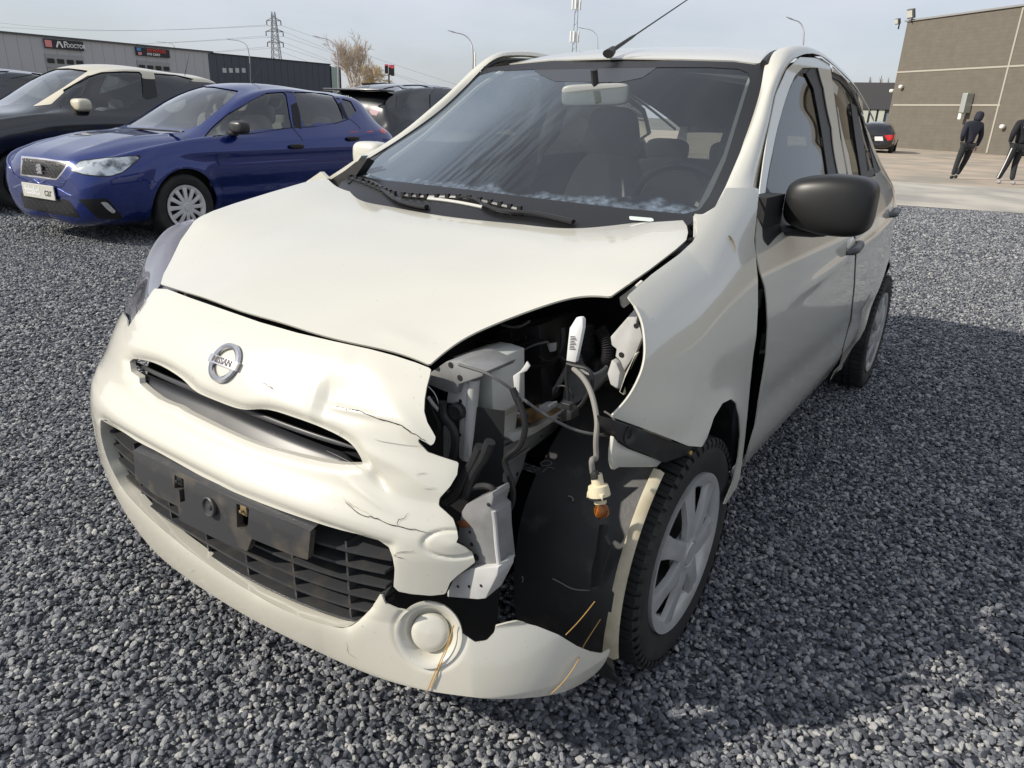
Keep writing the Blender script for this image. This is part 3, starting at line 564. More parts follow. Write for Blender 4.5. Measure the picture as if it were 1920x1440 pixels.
# near mirror
def mt(v):
    v = v.copy(); v[1] += .0; v[2] *= 1-.22*(v[1]/.12 < 0)*abs(v[1]/.12); v[0] += -.25*abs(v[1])**1.5-.10*max(v[2], 0); return v
V, F = sq((-.545, .872, 1.068), (.066, .108, .075), e=.48, nu=48, nv=28, taper=mt)
mir = mesh('door_mirror', V, F, mat('matt_black_mirror', (.009, .0088, .0088), rough=.40, bump=(700, .05, .0003)), CAR, label='matt black left door mirror')
mb = MB(); mb.tube([(-.54, .735, .985), (-.545, .79, .992), (-.55, .87, .998), (-.55, .90, 1.01)], [.030, .020, .018, .014], n=10, sub=3, flat=.7); mb.build('mirror_arm', BLK, mir, True)
# door handles
for px, py, dz in [(1596, 463, 0), (1673, 398, 0)]:
    q = snap((px, py), SIDE); mb = MB(); x, y, z = q
    mb.tube([(x+.085, y+.002, z-.012), (x+.06, y+.020, z-.006), (x, y+.022, z), (x-.055, y+.016, z+.006), (x-.08, y+.004, z+.008)], [.008, .016, .015, .016, .008], n=10, sub=4, flat=.8)
    h = mb.build('door_handle', mat('handle_black_%d' % px, (.045, .047, .05), rough=.38), CAR, True)
    V, F = sq((x, y-.004, z-.004), (.055, .012, .035), e=.8, nu=20, nv=12); mesh('handle_recess', V, F, PAINT, h)
# antenna
a0 = on(1146, 96, 'y', 0); b1 = on(1168, 72, 'y', 0); b2 = on(1288, 0, 'y', 0); dv = (b2-b1)
mb = MB(); mb.tube([a0+[.02, 0, -.01], a0, a0+[-.015, 0, .012]], [.022, .018, .010], n=10, flat=.7); mb.build('antenna_base', BLK, CAR, True)
mb = MB(); e0 = a0+(b2-a0)*.02; mb.tube([a0, a0+(b2-a0)*.24, a0+(b2-a0)*.30, a0+(b2-a0)*1.5], [.008, .0055, .0028, .002], n=8); mb.build('antenna_mast', BLK, CAR, True)
# ------------------------------------------------------------------ cabin
CAB = mat('cabin_lining', (.045, .045, .045), rough=.9); SEATM = mat('seat_fabric', (.30, .30, .29), rough=.95, bump=(400, .3, .001)); DASH = mat('dashboard_plastic', (.03, .031, .033), rough=.6, bump=(600, .2, .0005))
LIN = mat('pale_pillar_trim', (.42, .41, .37), rough=.7)
Rl = ROOF[4:-8, 8:-8]-np.array([0, 0, .045]); V, F = clipmesh(Rl); mesh('headliner', V, [x[::-1] for x in F], CAB, CAR)
Sl = (SIDE-np.array([0, .035, 0])); d = np.full(SIDE.shape[:2], -1e9)
for w in (FW3, RW3): d = np.maximum(d, -sdf(SIDE[..., [0, 2]], w)*1000)
d = np.maximum(d, 1000*(SIDE[..., 2]-pl([-3.1, -2.56, -2.42, -2.16, -1.87, -1.53, -1.3, -1.13, -1.0, -.90, -.72, -.5, -.27], [.9, 1.10, 1.22, 1.32, 1.39, 1.44, 1.455, 1.44, 1.385, 1.31, 1.2, 1.08, .9], SIDE[..., 0]))); d = np.maximum(d, 1000*(.35-SIDE[..., 2])); d = np.maximum(d, 1000*(SIDE[..., 0]+.5))
for s in (1, -1): panel('door_lining', Sl*[1, s, 1], d, CAB, CAR, 0)
fl = MB(); fl.box((-1.55, 0, .27), (2.7, 1.45, .03)); fl.box((-.36, 0, .60), (.03, 1.45, .66)); fl.build('floor_pan', DARK, CAR)
# dashboard
xs = [-.25, -.40, -.62, -.78, -.86, -.88]; dz = [.985, .985, .975, .93, .84, .70]; dn = []
for y in np.linspace(-.66, .66, 23):
    b = .055*math.exp(-((y-.34)/.17)**4); dn.append([(x-.0, y, z+(b if 1 <= i <= 3 else 0)*(1 if i != 1 else .4)) for i, (x, z) in enumerate(zip(xs, dz))])
Dg = net(dn, 80, 60); V, F = clipmesh(Dg); mesh('dashboard', V, F, DASH, CAR)
# steering wheel
M = Matrix.Rotation(R_(-62), 3, 'Y'); mb = MB(); c = np.array([-.93, .34, .955]); P = [c+np.array(M@Vector((.185*math.cos(a), .185*math.sin(a), 0))) for a in np.linspace(0, 2*math.pi, 41)]
mb.tube(P, .0145, n=10, cap=False); mb.box(c+np.array([.02, 0, -.02]), (.10, .13, .07), bev=.02)
for a in (0, math.pi): mb.tube([c, c+np.array(M@Vector((0, .185*math.cos(a), 0)))], .014, n=6, flat=.5)
mb.build('steering_wheel', mat('steering_leather', (.02, .02, .021), rough=.25), CAR, True)
POSTM = mat('bright_steel_post', (.6, .6, .6), rough=.2, metal=1)
def seat(x, y, w=.25, parent=CAR, m=SEATM, low=.42, top=1.02, hr=True):
    def tp(v): v = v.copy(); k = (v[2]+.34)/.68; v[1] *= 1.0-.30*max(k, 0)**2; v[0] -= .22*k; return v
    V, F = sq((x-.05, y, .76), (.075, w, .36), e=.5, taper=tp); o = mesh('seat', V, F, m, parent)
    if hr: V, F = sq((x-.26, y, 1.19), (.045, .125, .11), e=.55, taper=lambda v: v*[1, 1-.15*v[2]/.1, 1]); mesh('headrest', V, F, m, o)
    V, F = sq((x+.22, y, .50), (.26, w, .09), e=.5); mesh('seat_cushion', V, F, m, o)
    for k in (-.05, .05): mb = MB(); mb.tube([(x-.23, y+k, 1.03), (x-.25, y+k, 1.13)], .006, n=6); mb.build('headrest_post', POSTM, o, True)
    return o
seat(-1.27, -.28, .22); seat(-1.22, .36, .22)
V, F = sq((-2.28, 0, .80), (.08, .60, .27), e=.4); bench = mesh('rear_bench', V, F, SEATM, CAR)
for y in (-.36, 0, .36): V, F = sq((-2.32, y, 1.10), (.04, .12, .06), e=.6); mesh('headrest', V, F, SEATM, bench)
V, F = sq((-2.70, 0, .85), (.1, .55, .16), e=.4); mesh('parcel_shelf', V, F, SEATM, CAR)
# interior mirror
c = on(1116, 178, 'x', -.78); V, F = sq(c, (.014, .115, .034), e=.35, M=Matrix.Rotation(R_(12), 3, 'Z')@Matrix.Rotation(R_(3), 3, 'X')); rm = mesh('interior_mirror', V, F, mat('mirror_back_plastic', (.30, .31, .30), rough=.4), CAR)
mb = MB(); mb.tube([c+[0, 0, .02], c+[.02, .0, .075]], .012, n=8); mb.build('mirror_stem', BLK, rm, True)
# belt and pale pillar trims
mb = MB()
for s in (-1, 1): mb = MB(); mb.tube([(-1.46, .68*s, .93), (-1.47, .60*s, 1.15), (-1.48, .53*s, 1.36)], .026, n=6, flat=.4); mb.build('pillar_trim', LIN, CAR, True)
for s in (-1, 1): mb = MB(); mb.tube([(-.36, .60*s, 1.03), (-.62, .565*s, 1.17), (-.86, .515*s, 1.34), (-.98, .49*s, 1.405)], .013, n=6, flat=.7); mb.build('pillar_trim', LIN, CAR, True)
# tailgate
TY, TZ = np.meshgrid(np.linspace(-.66, .66, 90), np.linspace(.30, 1.30, 90), indexing='ij')
TX = pl([.3, .6, .9, 1.1, 1.30], [-3.00, -3.03, -3.0, -2.90, -2.74], TZ)+.10*(np.abs(TY)/.66)**3
TG = np.stack([TX, TY, TZ], -1); tw = [(-.50, 1.02), (.50, 1.02), (.44, 1.24), (-.44, 1.24)]
panel('tailgate', TG, inside(TG, [(-.55, .3), (.55, .3), (.60, .9), (.52, 1.15), (.46, 1.27), (-.46, 1.27), (-.52, 1.15), (-.60, .9)], [tw], 'yz'), PAINT, CAR, .003); panel('rear_glass', TG, inside(TG, tw, (), 'yz'), SGL, CAR, 0)
# ------------------------------------------------------------------ grilles
VANE = mat('grey_grille_vane', (.020, .021, .024), rough=.38, spec=.5)
def vane(name, pts, back, h, m, parent, dip=0, thick=.004, tilt=.35, sub=5, G=None):
    """curved louvre following a traced line a little behind the bumper skin; h = height, tilt = how far its top leans back"""
    G = (FAS if G is None else G)-np.array([back, 0, 0]); P = np.array([snap(p, G) for p in spline(np.array(pts, float), sub)]); n = len(P)
    w = np.interp(np.linspace(0, 1, n), [0, .08, .5, .94, 1], [.25, .75, 1, .7, .15])*h; prof = [(-.5, .30), (-.25, .05), (0, -.03), (.25, .0), (.5, .12)]
    V = []
    for k in range(n):
        for a, b in prof: V.append(P[k]+np.array([-(a+.5)*w[k]*tilt*2-b*.02, 0, a*w[k]]))
    K = len(prof); o = mesh(name, V, [(i*K+j, (i+1)*K+j, (i+1)*K+j+1, i*K+j+1) for i in range(n-1) for j in range(K-1)], m, parent); md = o.modifiers.new('t', 'SOLIDIFY'); md.thickness = thick; return o
GRLD = mat('dark_grille_bar', (.03, .031, .034), rough=.35)
def louvre(z, back, h, tilt, y0, y1, m):
    ys = np.linspace(y0, y1, 60); V = []; prof = [(-.5, .0), (-.35, .22), (-.1, .30), (.2, .28), (.5, .10)]
    for i, y in enumerate(ys):
        w = h*np.interp(i/59, [0, .1, .5, .92, 1], [.3, .8, 1, .75, .2]); x = fx(y, .56, back)
        for a, b in prof: V.append((x-(a+.5)*w*tilt+b*w*.35, y, z+a*w-.010*(abs(y)/.4)**2))
    K = 5; o = mesh('grille_louvre', V, [(i*K+j, (i+1)*K+j, (i+1)*K+j+1, i*K+j+1) for i in range(59) for j in range(4)], m, CAR); md = o.modifiers.new('t', 'SOLIDIFY'); md.thickness = .003
def fx(y, z, back=0):
    a = float(pl([.10, .15, .2, .28, .36, .5, .56, .61, .67], [.60, .665, .733, .752, .757, .758, .742, .71, .69], z)); ph = math.atan2(y, .68); n = 2.7+.65*min(max(-ph, 0), 1)
    return a*(1-min(abs(y)/.83, .999)**n)**(1/n)-back
louvre(.632, .050, .060, .75, -.435, .405, VANE); louvre(.590, .030, .020, .3, -.44, .41, VANE); louvre(.668, .085, .012, .5, -.42, .38, GRLD); louvre(.690, .095, .010, .5, -.40, .36, GRLD)
# dark mesh behind both openings
xs = np.linspace(-.62, .58, 30); V = []
for y in xs: V += [(.56-.35*abs(y)**2.2, y, .20), (.56-.35*abs(y)**2.2, y, .74)]
mesh('radiator_screen', V, [(2*i, 2*i+1, 2*i+3, 2*i+2) for i in range(29)], DARK, CAR)
GRL = mat('lower_grille_plastic', (.040, .041, .044), rough=.42, noise=(25, (.07, .065, .055), .5, .8))
LGP = LG2+LG[::-1]
def inlg(p, m=0): return sdf(np.array([proj(np.array(p))]), LGP)[0] < m
for z in (.484, .452, .420, .388, .356, .323, .290, .257, .224):
    run = [y for y in np.linspace(-.60, .56, 90) if inlg((fx(y, z, .026), y, z), 9)]
    if len(run) < 4: continue
    V = []; n = len(run)
    for y in run:
        V += [(fx(y, z, .026), y, z-.0035), (fx(y, z, .026), y, z+.0025), (fx(y, z, .085), y, z+.006), (fx(y, z, .085), y, z-.004)]
    F = [(4*i+a, 4*i+b, 4*i+4+b, 4*i+4+a) for i in range(n-1) for a, b in ((0, 1), (1, 2), (2, 3), (3, 0))]+[(0, 3, 2, 1), (4*n-4, 4*n-3, 4*n-2, 4*n-1)]
    mesh('grille_slat', V, F, GRL, CAR, smooth=False)
for y in (-.53, -.43, -.30, -.16, -.02, .12, .26, .39, .49):
    zz = [z for z in np.linspace(.19, .50, 60) if inlg((fx(y, z, .03), y, z), 6)]
    if len(zz) < 4: continue
    z0, z1 = zz[0], zz[-1]; V = []
    for z in np.linspace(z0, z1, 6): V += [(fx(y, z, .032), y-.0025, z), (fx(y, z, .032), y+.0025, z), (fx(y, z, .085), y+.003, z), (fx(y, z, .085), y-.003, z)]
    mesh('grille_rib', V, [(4*i+a, 4*i+b, 4*i+4+b, 4*i+4+a) for i in range(5) for a, b in ((0, 1), (1, 2), (2, 3), (3, 0))], GRL, CAR, smooth=False)
# number plate carrier
PLM = mat('dusty_black_carrier', (.045, .046, .048), rough=.40, noise=(14, (.17, .14, .10), .50, .85))
PG = FAS[:, :]+np.array([.002, 0, 0]); pc = inside(PG, [(250, 846), (300, 868), (400, 918), (500, 964), (582, 998), (577, 1050), (545, 1040), (472, 1010), (463, 1034), (400, 1008), (336, 975), (334, 950), (290, 928), (254, 898)], [[(327, 890), (344, 898), (347, 940), (338, 942), (336, 920), (327, 915)], [(443, 944), (467, 953), (465, 984), (455, 994), (444, 988)]])
carrier = panel('number_plate_carrier', PG, pc, PLM, CAR, .016)
top = [snap(p, FAS) for p in [(250, 846), (300, 868), (400, 918), (500, 964), (582, 998)]]; V = []
for q in top: V += [q+np.array([.002, 0, .001]), q+np.array([-.045, 0, .016])]
mesh('carrier_ledge', V, [(2*i, 2*i+2, 2*i+3, 2*i+1) for i in range(4)], GRL, carrier)
q = snap((398, 949), FAS); ne = np.array([.985, -.05, .12]); ne /= np.linalg.norm(ne)
Mx = Vector(ne).to_track_quat('Z', 'Y').to_matrix(); mb = MB(); mb.lathe([(.021, 0), (.0215, .006), (.019, .0075), (.016, .003), (.008, .002), (.006, .005), (0, .006)], q+ne*.003, Mx, 28); mb.build('carrier_boss', PLM, carrier, True)
for p in [(335, 902), (455, 958)]:
    q = snap(p, FAS); mb = MB(); mb.box(q+np.array([-.004, 0, .0]), (.006, .020, .022), bev=.002); mb.lathe([(.004, 0), (.0035, .004), (0, .005)], q+ne*.002, Mx, 10); mb.build('carrier_clip', mat('tarnished_clip_%d' % p[0], (.22, .16, .08) if p[0] > 400 else (.03, .03, .03), rough=.4), carrier)
# ------------------------------------------------------------------ badge
CHR = mat('brushed_chrome_badge', (.62, .62, .64), rough=.20, metal=1); q = snap((424, 681), FAS); (ii, jj), _ = lift((424, 681), FAS); nrm = FASN[ii, jj]
Zc = nrm; Xc = np.array([0, 1, 0])-Zc*Zc[1]; Xc /= np.linalg.norm(Xc); Yc = np.cross(Zc, Xc); BM = np.stack([Xc, Yc, Zc], 1)
mb = MB(); n = 48; V = []; F = []; R0 = .0375
for k in range(n):
    a = 2*math.pi*k/n
    for r, h in [(-.0062, .0), (-.0055, .005), (-.001, .0075), (.0045, .0055), (.0062, 0)]: V.append(((R0+r)*math.cos(a), (R0+r)*math.sin(a), h))
for k in range(n):
    for j in range(4): F.append((k*5+j, ((k+1) % n)*5+j, ((k+1) % n)*5+j+1, k*5+j+1))
mb.add(np.array(V)@BM.T+q+nrm*.002, F); badge = mb.build('round_badge', CHR, CAR, True)
mb = MB(); V = []
for x in np.linspace(-.0455, .0455, 9):
    for y, h in [(-.0095, 0), (-.0088, .0085), (0, .0095), (.0088, .0085), (.0095, 0)]: V.append((x, y, h-.9*x*x))
F = [(i*5+j, (i+1)*5+j, (i+1)*5+j+1, i*5+j+1) for i in range(8) for j in range(4)]+[(0, 1, 2, 3, 4), (44, 43, 42, 41, 40)]
mb.add(np.array(V)@BM.T+q+nrm*.003, F); mb.build('badge_bar', CHR, badge, True)
def textobj(name, s, size, M, loc, m, parent=None, depth=.0003, align='CENTER', bold=0, xs=1):
    c = bpy.data.curves.new(name, 'FONT'); c.body = s; c.size = size; c.align_x = align; c.align_y = 'CENTER'; c.extrude = depth; c.offset = bold
    o = bpy.data.objects.new(name, c); COL.objects.link(o); bpy.context.view_layer.update(); me = bpy.data.meshes.new_from_object(o.evaluated_get(bpy.context.evaluated_depsgraph_get())); bpy.data.objects.remove(o)
    A = np.array([v.co[:] for v in me.vertices]); 
    if len(A) == 0: return None
    A[:, 0] *= xs; A = A@np.array(M).T+np.array(loc)
    for v, a in zip(me.vertices, A): v.co = a
    me.materials.clear(); return link(name, me, m, parent)
textobj('badge_lettering', 'NISSAN', .0185, BM, q+nrm*.0126, mat('dark_lettering', (.05, .04, .05), rough=.4), badge, bold=.0004, xs=1.02)
# ------------------------------------------------------------------ cracks, scuffs, straws
CRK = mat('crack_shadow_gap', (.012, .009, .008), rough=.9); RAW = mat('torn_plastic_edge', (.50, .44, .33), rough=.8)
FX = FAS+FASN*(fd+.001)[..., None]
def crack(pts, w, m=CRK, name='crack', G=None, sub=3, jit=.8, off=.0012):
    w *= .7; G = FX if G is None else G
    P2 = spline(np.array(pts, float), sub); P2 = P2+RNG.normal(0, jit, P2.shape)*(np.arange(len(P2)) % len(P2) > 0)[:, None]
    P = np.array([snap(p, G) for p in P2]); n = len(P); T = np.gradient(P, axis=0); N = CC-P; N /= np.linalg.norm(N, axis=1)[:, None]; S = np.cross(T, N); S /= np.linalg.norm(S, axis=1)[:, None]
    ww = w*np.sin(np.linspace(.12, math.pi-.05, n))**.5*RNG.uniform(.6, 1.25, n); V = np.r_[P+S*ww[:, None]+N*off, P-S*ww[:, None]+N*off]
    return mesh(name, V, [(i, i+1, n+i+1, n+i) for i in range(n-1)], m, CAR)
crack([(628, 762), (650, 767), (672, 770), (700, 782), (725, 789), (744, 795), (757, 801), (772, 812), (790, 822), (802, 832)], .0012)
crack([(646, 940), (665, 957), (691, 969), (700, 970), (722, 980), (745, 987), (772, 993), (790, 995), (808, 1001)], .0010)
crack([(745, 985), (748, 974), (757, 972), (765, 962)], .0010)
crack([(738, 1046), (745, 1036), (760, 1034), (778, 1033)], .0006); crack([(736, 1040), (748, 1045), (757, 1048)], .0006)
crack([(700, 970), (680, 958), (660, 948), (640, 930)], .0008, RAW)
SCF = mat('grey_scuff', (.30, .28, .24), rough=.8)
for a in ([(484, 712), (500, 722), (510, 727)], [(700, 823), (740, 832), (790, 836)], [(545, 688), (552, 684)], [(636, 818), (642, 808)], [(357, 1073), (364, 1066)], [(650, 1205), (655, 1225), (668, 1235)], [(792, 915), (820, 917)], [(612, 845), (680, 880)], [(780, 892), (800, 885)]): crack(a, .0007, SCF, 'scuff', jit=1.2)
crack([(505, 724), (509, 728), (511, 731)], .0022, SCF, 'scuff')
HX2 = HOOD+HN*.001
for a in ([(600, 552), (606, 553)], [(690, 633), (693, 636)], [(688, 510), (700, 511)]): crack(a, .0012, SCF, 'scuff', HX2)
FX3 = FEN+FN*(fed+.002)[..., None]; crack([(1366, 442), (1373, 450), (1379, 472)], .0035, mat('bent_leaf', (.16, .13, .07), rough=.7), 'scratch', FX3, off=.002)
STR = mat('dry_straw', (.45, .27, .08), rough=.6)
for pts in ([(851, 1172), (837, 1212), (812, 1269), (801, 1296)], [(848, 1176), (842, 1205), (822, 1255), (808, 1290)]):
    P = strip(FX, pts, 0, .004, 4); mb = MB(); mb.tube(P, .0011, n=5); mb.build('dry_straw', STR, CAR, True)
P = [on(1126, 1161, 'x', .36), on(1090, 1219, 'x', .42)]+[snap(p, FX)+np.array([.004, .004, 0]) for p in [(1083, 1233), (1050, 1280), (1030, 1298)]]; mb = MB(); mb.tube(P, .0010, n=5, sub=4); mb.build('dry_straw', STR, CAR, True)
P = [on(1115, 1128, 'y', .80), on(1085, 1165, 'y', .80), on(1061, 1190, 'y', .80)]; mb = MB(); mb.tube(P, .0010, n=5, sub=4); mb.build('dry_straw', STR, CAR, True)
# ------------------------------------------------------------------ what the missing headlamp lays open
MET = mat('dusty_white_steel', (.50, .50, .49), rough=.48, noise=(12, (.30, .30, .29), .45, .85)); MET2 = mat('grey_primed_steel', (.22, .22, .22), rough=.5, noise=(16, (.12, .12, .12), .4, .8))
BOT = mat('milky_washer_bottle', (.52, .53, .50), rough=.4, noise=(8, (.38, .38, .36), .45, .8)); HOSE = mat('black_rubber_hose', (.014, .014, .015), rough=.5); SLEEVE = mat('grey_wire_sleeve', (.10, .10, .10), rough=.6)
A_ = lambda *P: [(780+x/4.364, 540+y/4.364) for x, y in P]
B_ = lambda *P: [(800+x/3.13, 780+y/3.13) for x, y in P]
def plate(name, pts, ax, val, vec, m, parent=CAR, holes=(), **k):
    """sheet part traced where it stands, extruded to its depth, edges softened"""
    P = [on(x, y, ax, val) for x, y in pts]; bm = bmesh.new(); f = bm.faces.new([bm.verts.new(p) for p in P]); r = bmesh.ops.extrude_face_region(bm, geom=[f])
    for v in r['geom']:
        if isinstance(v, bmesh.types.BMVert): v.co += Vector(vec)
    bmesh.ops.recalc_face_normals(bm, faces=bm.faces[:]); bmesh.ops.bevel(bm, geom=bm.edges[:], offset=.0018, segments=2, affect='EDGES', profile=.5, clamp_overlap=True)
    o = bmobj(name, bm, m, parent, True, 40, **k)
    for (x, y, r) in holes:
        c = on(x, y, ax, val); n = np.array(vec, float); n /= -np.linalg.norm(n); mb = MB(); mb.lathe([(r, 0), (r*.9, .0006), (0, .0006)], c+n*.0008, Vector(n).to_track_quat('Z', 'Y').to_matrix(), 14); mb.build('bolt_hole', DARK, o)
    return o
def wire(name, pts, ax, val, r, m, sub=5, parent=CAR, n=8):
    vals = val if isinstance(val, (list, tuple)) else [val]*len(pts); mb = MB(); P = [on(x, y, ax, v) for (x, y), v in zip(pts, vals)]; mb.tube(P, r, n=n, sub=sub); return mb.build(name, m, parent, True)
# closed-off dark body of the engine bay
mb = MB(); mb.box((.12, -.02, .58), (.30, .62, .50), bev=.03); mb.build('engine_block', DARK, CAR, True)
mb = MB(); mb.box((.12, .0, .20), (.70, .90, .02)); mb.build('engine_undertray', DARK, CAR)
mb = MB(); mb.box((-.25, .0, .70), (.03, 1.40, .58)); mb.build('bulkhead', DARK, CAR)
plate('battery', A_((640, 370), (1010, 300), (1040, 960), (650, 1010)), 'x', .20, (-.16, 0, 0), mat('battery_case', (.014, .014, .016), rough=.35))
plate('plug_tag', A_((1068, 455), (1138, 450), (1132, 520), (1090, 524)), 'x', .205, (-.01, 0, 0), MET)
wire('battery_rod', A_((778, 360), (775, 1000)), 'x', .215, .003, HOSE)
for pts, r in [(((500, 420), (700, 440), (900, 400)), .004), (((820, 500), (950, 440), (1060, 430)), .004), (((1200, 320), (1190, 500), (1120, 600), (960, 640)), .006)]: wire('engine_hose', A_(*pts), 'x', .23, r, HOSE)
sup = plate('radiator_support', A_((120, 690), (250, 600), (360, 600), (560, 690), (540, 725), (350, 790), (330, 865), (240, 850), (100, 790)), 'x', .50, (-.10, 0, 0), MET2, holes=[(x, y, .006) for x, y in A_((285, 630), (360, 735))])
ch = plate('support_channel', A_((345, 790), (430, 750), (430, 1396), (325, 1396), (330, 1330), (345, 1080), (270, 1050), (245, 960), (260, 850), (340, 850)), 'x', .485, (-.03, 0, 0), MET, holes=[(x, y, .004) for x, y in A_((365, 925), (360, 1200))])
wire('support_tube', A_((472, 745), (460, 900), (435, 1180), (415, 1396)), 'x', .475, .012, MET, n=12)
bt = plate('washer_bottle', A_((350, 640), (300, 565), (420, 545), (510, 560), (620, 600), (630, 1050), (575, 1130), (555, 1320), (490, 1320), (480, 900)), 'x', .43, (-.11, 0, 0), BOT)
wire('bottle_band', A_((500, 1072), (560, 1080), (632, 1045)), 'x', .434, .003, BOT, parent=bt)
mb = MB(); mb.lathe([(.017, -.03), (.017, 0), (.012, .004), (.006, .002), (0, .003)], on(*A_((322, 1018))[0], 'x', .50), Vector((1, .2, .1)).to_track_quat('Z', 'Y').to_matrix(), 20); mb.build('rubber_bush', HOSE, CAR, True)
plate('bush_bracket', A_((330, 960), (385, 1060), (270, 1050), (262, 1000)), 'x', .492, (-.006, 0, 0), BLK)
plate('torn_bracket', A_((200, 1130), (300, 1110), (320, 1380), (210, 1396)), 'x', .495, (-.02, 0, 0), MET2)
wire('taped_hose', A_((220, 930), (235, 1060), (290, 1130), (300, 1390)), 'x', .52, .008, HOSE)
wire('washer_tube', A_((100, 890), (140, 950), (185, 1000)), 'x', .51, .0035, MET); wire('washer_tube', A_((98, 805), (150, 860), (190, 970)), 'x', .52, .001, MET)
plate('data_tag', A_((1310, 242), (1350, 240), (1366, 262), (1364, 330), (1336, 470), (1305, 612), (1228, 596), (1240, 470), (1255, 330), (1280, 290)), 'x', .33, (-.012, 0, 0), mat('white_paper_tag', (.66, .66, .66), rough=.6))
for k in range(9): a, b = A_((1262-k*1.2, 395+k*13)), A_((1300-k*1.5+(k % 3)*8, 398+k*13)); wire('tag_print', a+b, 'x', .3312, .0006, BLK, sub=1, n=4)
def corr(pts, val, r):
    P = spline([on(x, y, 'x', val) for x, y in pts], 16); rr = [r*(1.0 if i % 2 else .78) for i in range(len(P))]; mb = MB(); mb.tube(P, rr, n=10); mb.build('corrugated_hose', HOSE, CAR, True)
corr(A_((1395, 300), (1400, 450), (1430, 590), (1500, 640)), .20, .017); corr(A_((1500, 330), (1560, 450), (1555, 590), (1480, 640)), .19, .015)
plate('suspension_tower', A_((1240, 640), (1320, 400), (1400, 620), (1540, 640), (1560, 720), (1440, 860), (1280, 960), (1180, 1000)), 'x', .12, (-.03, 0, 0), MET2)
plate('coolant_hose', A_((1130, 800), (1210, 650), (1240, 660), (1100, 900), (1010, 960), (1030, 880)), 'x', .16, (-.02, 0, 0), MET2)
plate('rusty_foam_pad', A_((640, 1050), (860, 1030), (900, 1000), (1010, 1020), (1100, 1050), (960, 1105), (860, 1110), (660, 1090)), 'x', .30, (-.05, 0, 0), mat('rusty_foam', (.20, .12, .045), rough=.9, noise=(30, (.07, .04, .02), .4, .7)))
rail = plate('frame_rail', B_((395, 185), (470, 135), (540, 150), (760, 20), (800, 30), (740, 100), (590, 215), (560, 320), (520, 420), (440, 480), (400, 520), (330, 520), (330, 400), (345, 300)), 'y', .50, (0, -.08, 0), MET2, holes=[(x, y, r) for (x, y), r in zip(B_((378, 298), (438, 328), (530, 340), (445, 400), (670, 117), (480, 230)), (.006, .009, .005, .006, .003, .006))])
plate('rail_flange', A_((760, 1225), (800, 1188), (1000, 1125), (1130, 1045), (1210, 975), (1300, 895), (1440, 815), (1530, 725), (1560, 640), (1600, 610), (1650, 640), (1670, 710), (1590, 770), (1440, 880), (1300, 985), (1100, 1110), (960, 1200), (800, 1262)), 'y', .53, (0, -.02, 0), MET)
wire('rail_rib', B_((370, 230), (560, 130), (700, 60)), 'y', .505, .003, MET2); wire('rail_rib', B_((360, 330), (500, 260), (600, 190)), 'y', .505, .003, MET2)
plate('apron_bracket', A_((1590, 400), (1790, 170), (1812, 230), (1800, 300), (1835, 330), (1852, 400), (1800, 530), (1740, 620), (1690, 700), (1640, 690), (1672, 600), (1630, 560), (1640, 500), (1600, 470)), 'x', .20, (-.012, 0, 0), MET, holes=[(x, y, r) for (x, y), r in zip(A_((1682, 547), (1800, 310)), (.006, .005))])
plate('apron_bracket', A_((1660, 850), (1700, 740), (1790, 535), (1812, 530), (1720, 700), (1690, 800), (1700, 880)), 'x', .27, (-.012, 0, 0), PAINT)
plate('apron_bracket', A_((1565, 700), (1600, 590), (1640, 620), (1680, 720), (1690, 800), (1650, 830), (1590, 790)), 'x', .24, (-.02, 0, 0), MET)
# hinge slot metal under the hood edge
plate('apron_rail', A_((1660, 75), (1770, -10), (1840, -70), (1860, -60), (1720, 75), (1690, 98)), 'x', .18, (-.01, 0, -.02), PAINTIN)
# crash beam end and its box
be = plate('crash_beam_end', B_((205, 560), (230, 520), (385, 450), (392, 480), (375, 545), (400, 570), (405, 700), (428, 900), (240, 900), (282, 855), (262, 790), (200, 745), (180, 740), (190, 650)), 'x', .585, (-.05, 0, 0), MET2, holes=[(x, y, r) for (x, y), r in zip(B_((255, 680), (265, 753), (290, 828), (365, 520)), (.003, .004, .007, .004))])
plate('crash_box', B_((120, 1035), (150, 970), (190, 930), (260, 895), (422, 886), (415, 935), (345, 1072), (300, 1077), (120, 1062)), 'x', .60, (-.05, 0, 0), MET, holes=[(x, y, .003) for x, y in B_((185, 1000), (320, 995), (250, 1000))])
wire('beam_edge', B_((392, 560), (402, 640), (406, 700), (428, 905)), 'x', .59, .004, MET)
plate('rust_tab', B_((170, 625), (215, 615), (250, 655), (200, 660)), 'x', .59, (-.01, 0, 0), mat('rust', (.16, .06, .02), rough=.9))
for pts, r in [(((318, 180), (290, 250), (215, 380), (185, 440), (110, 500)), .011), (((372, 150), (340, 230), (280, 330), (235, 470)), .010), (((240, 440), (320, 410), (390, 430), (400, 520), (400, 600)), .006)]: wire('coolant_hose', B_(*pts), 'x', .56, r, HOSE, n=10)
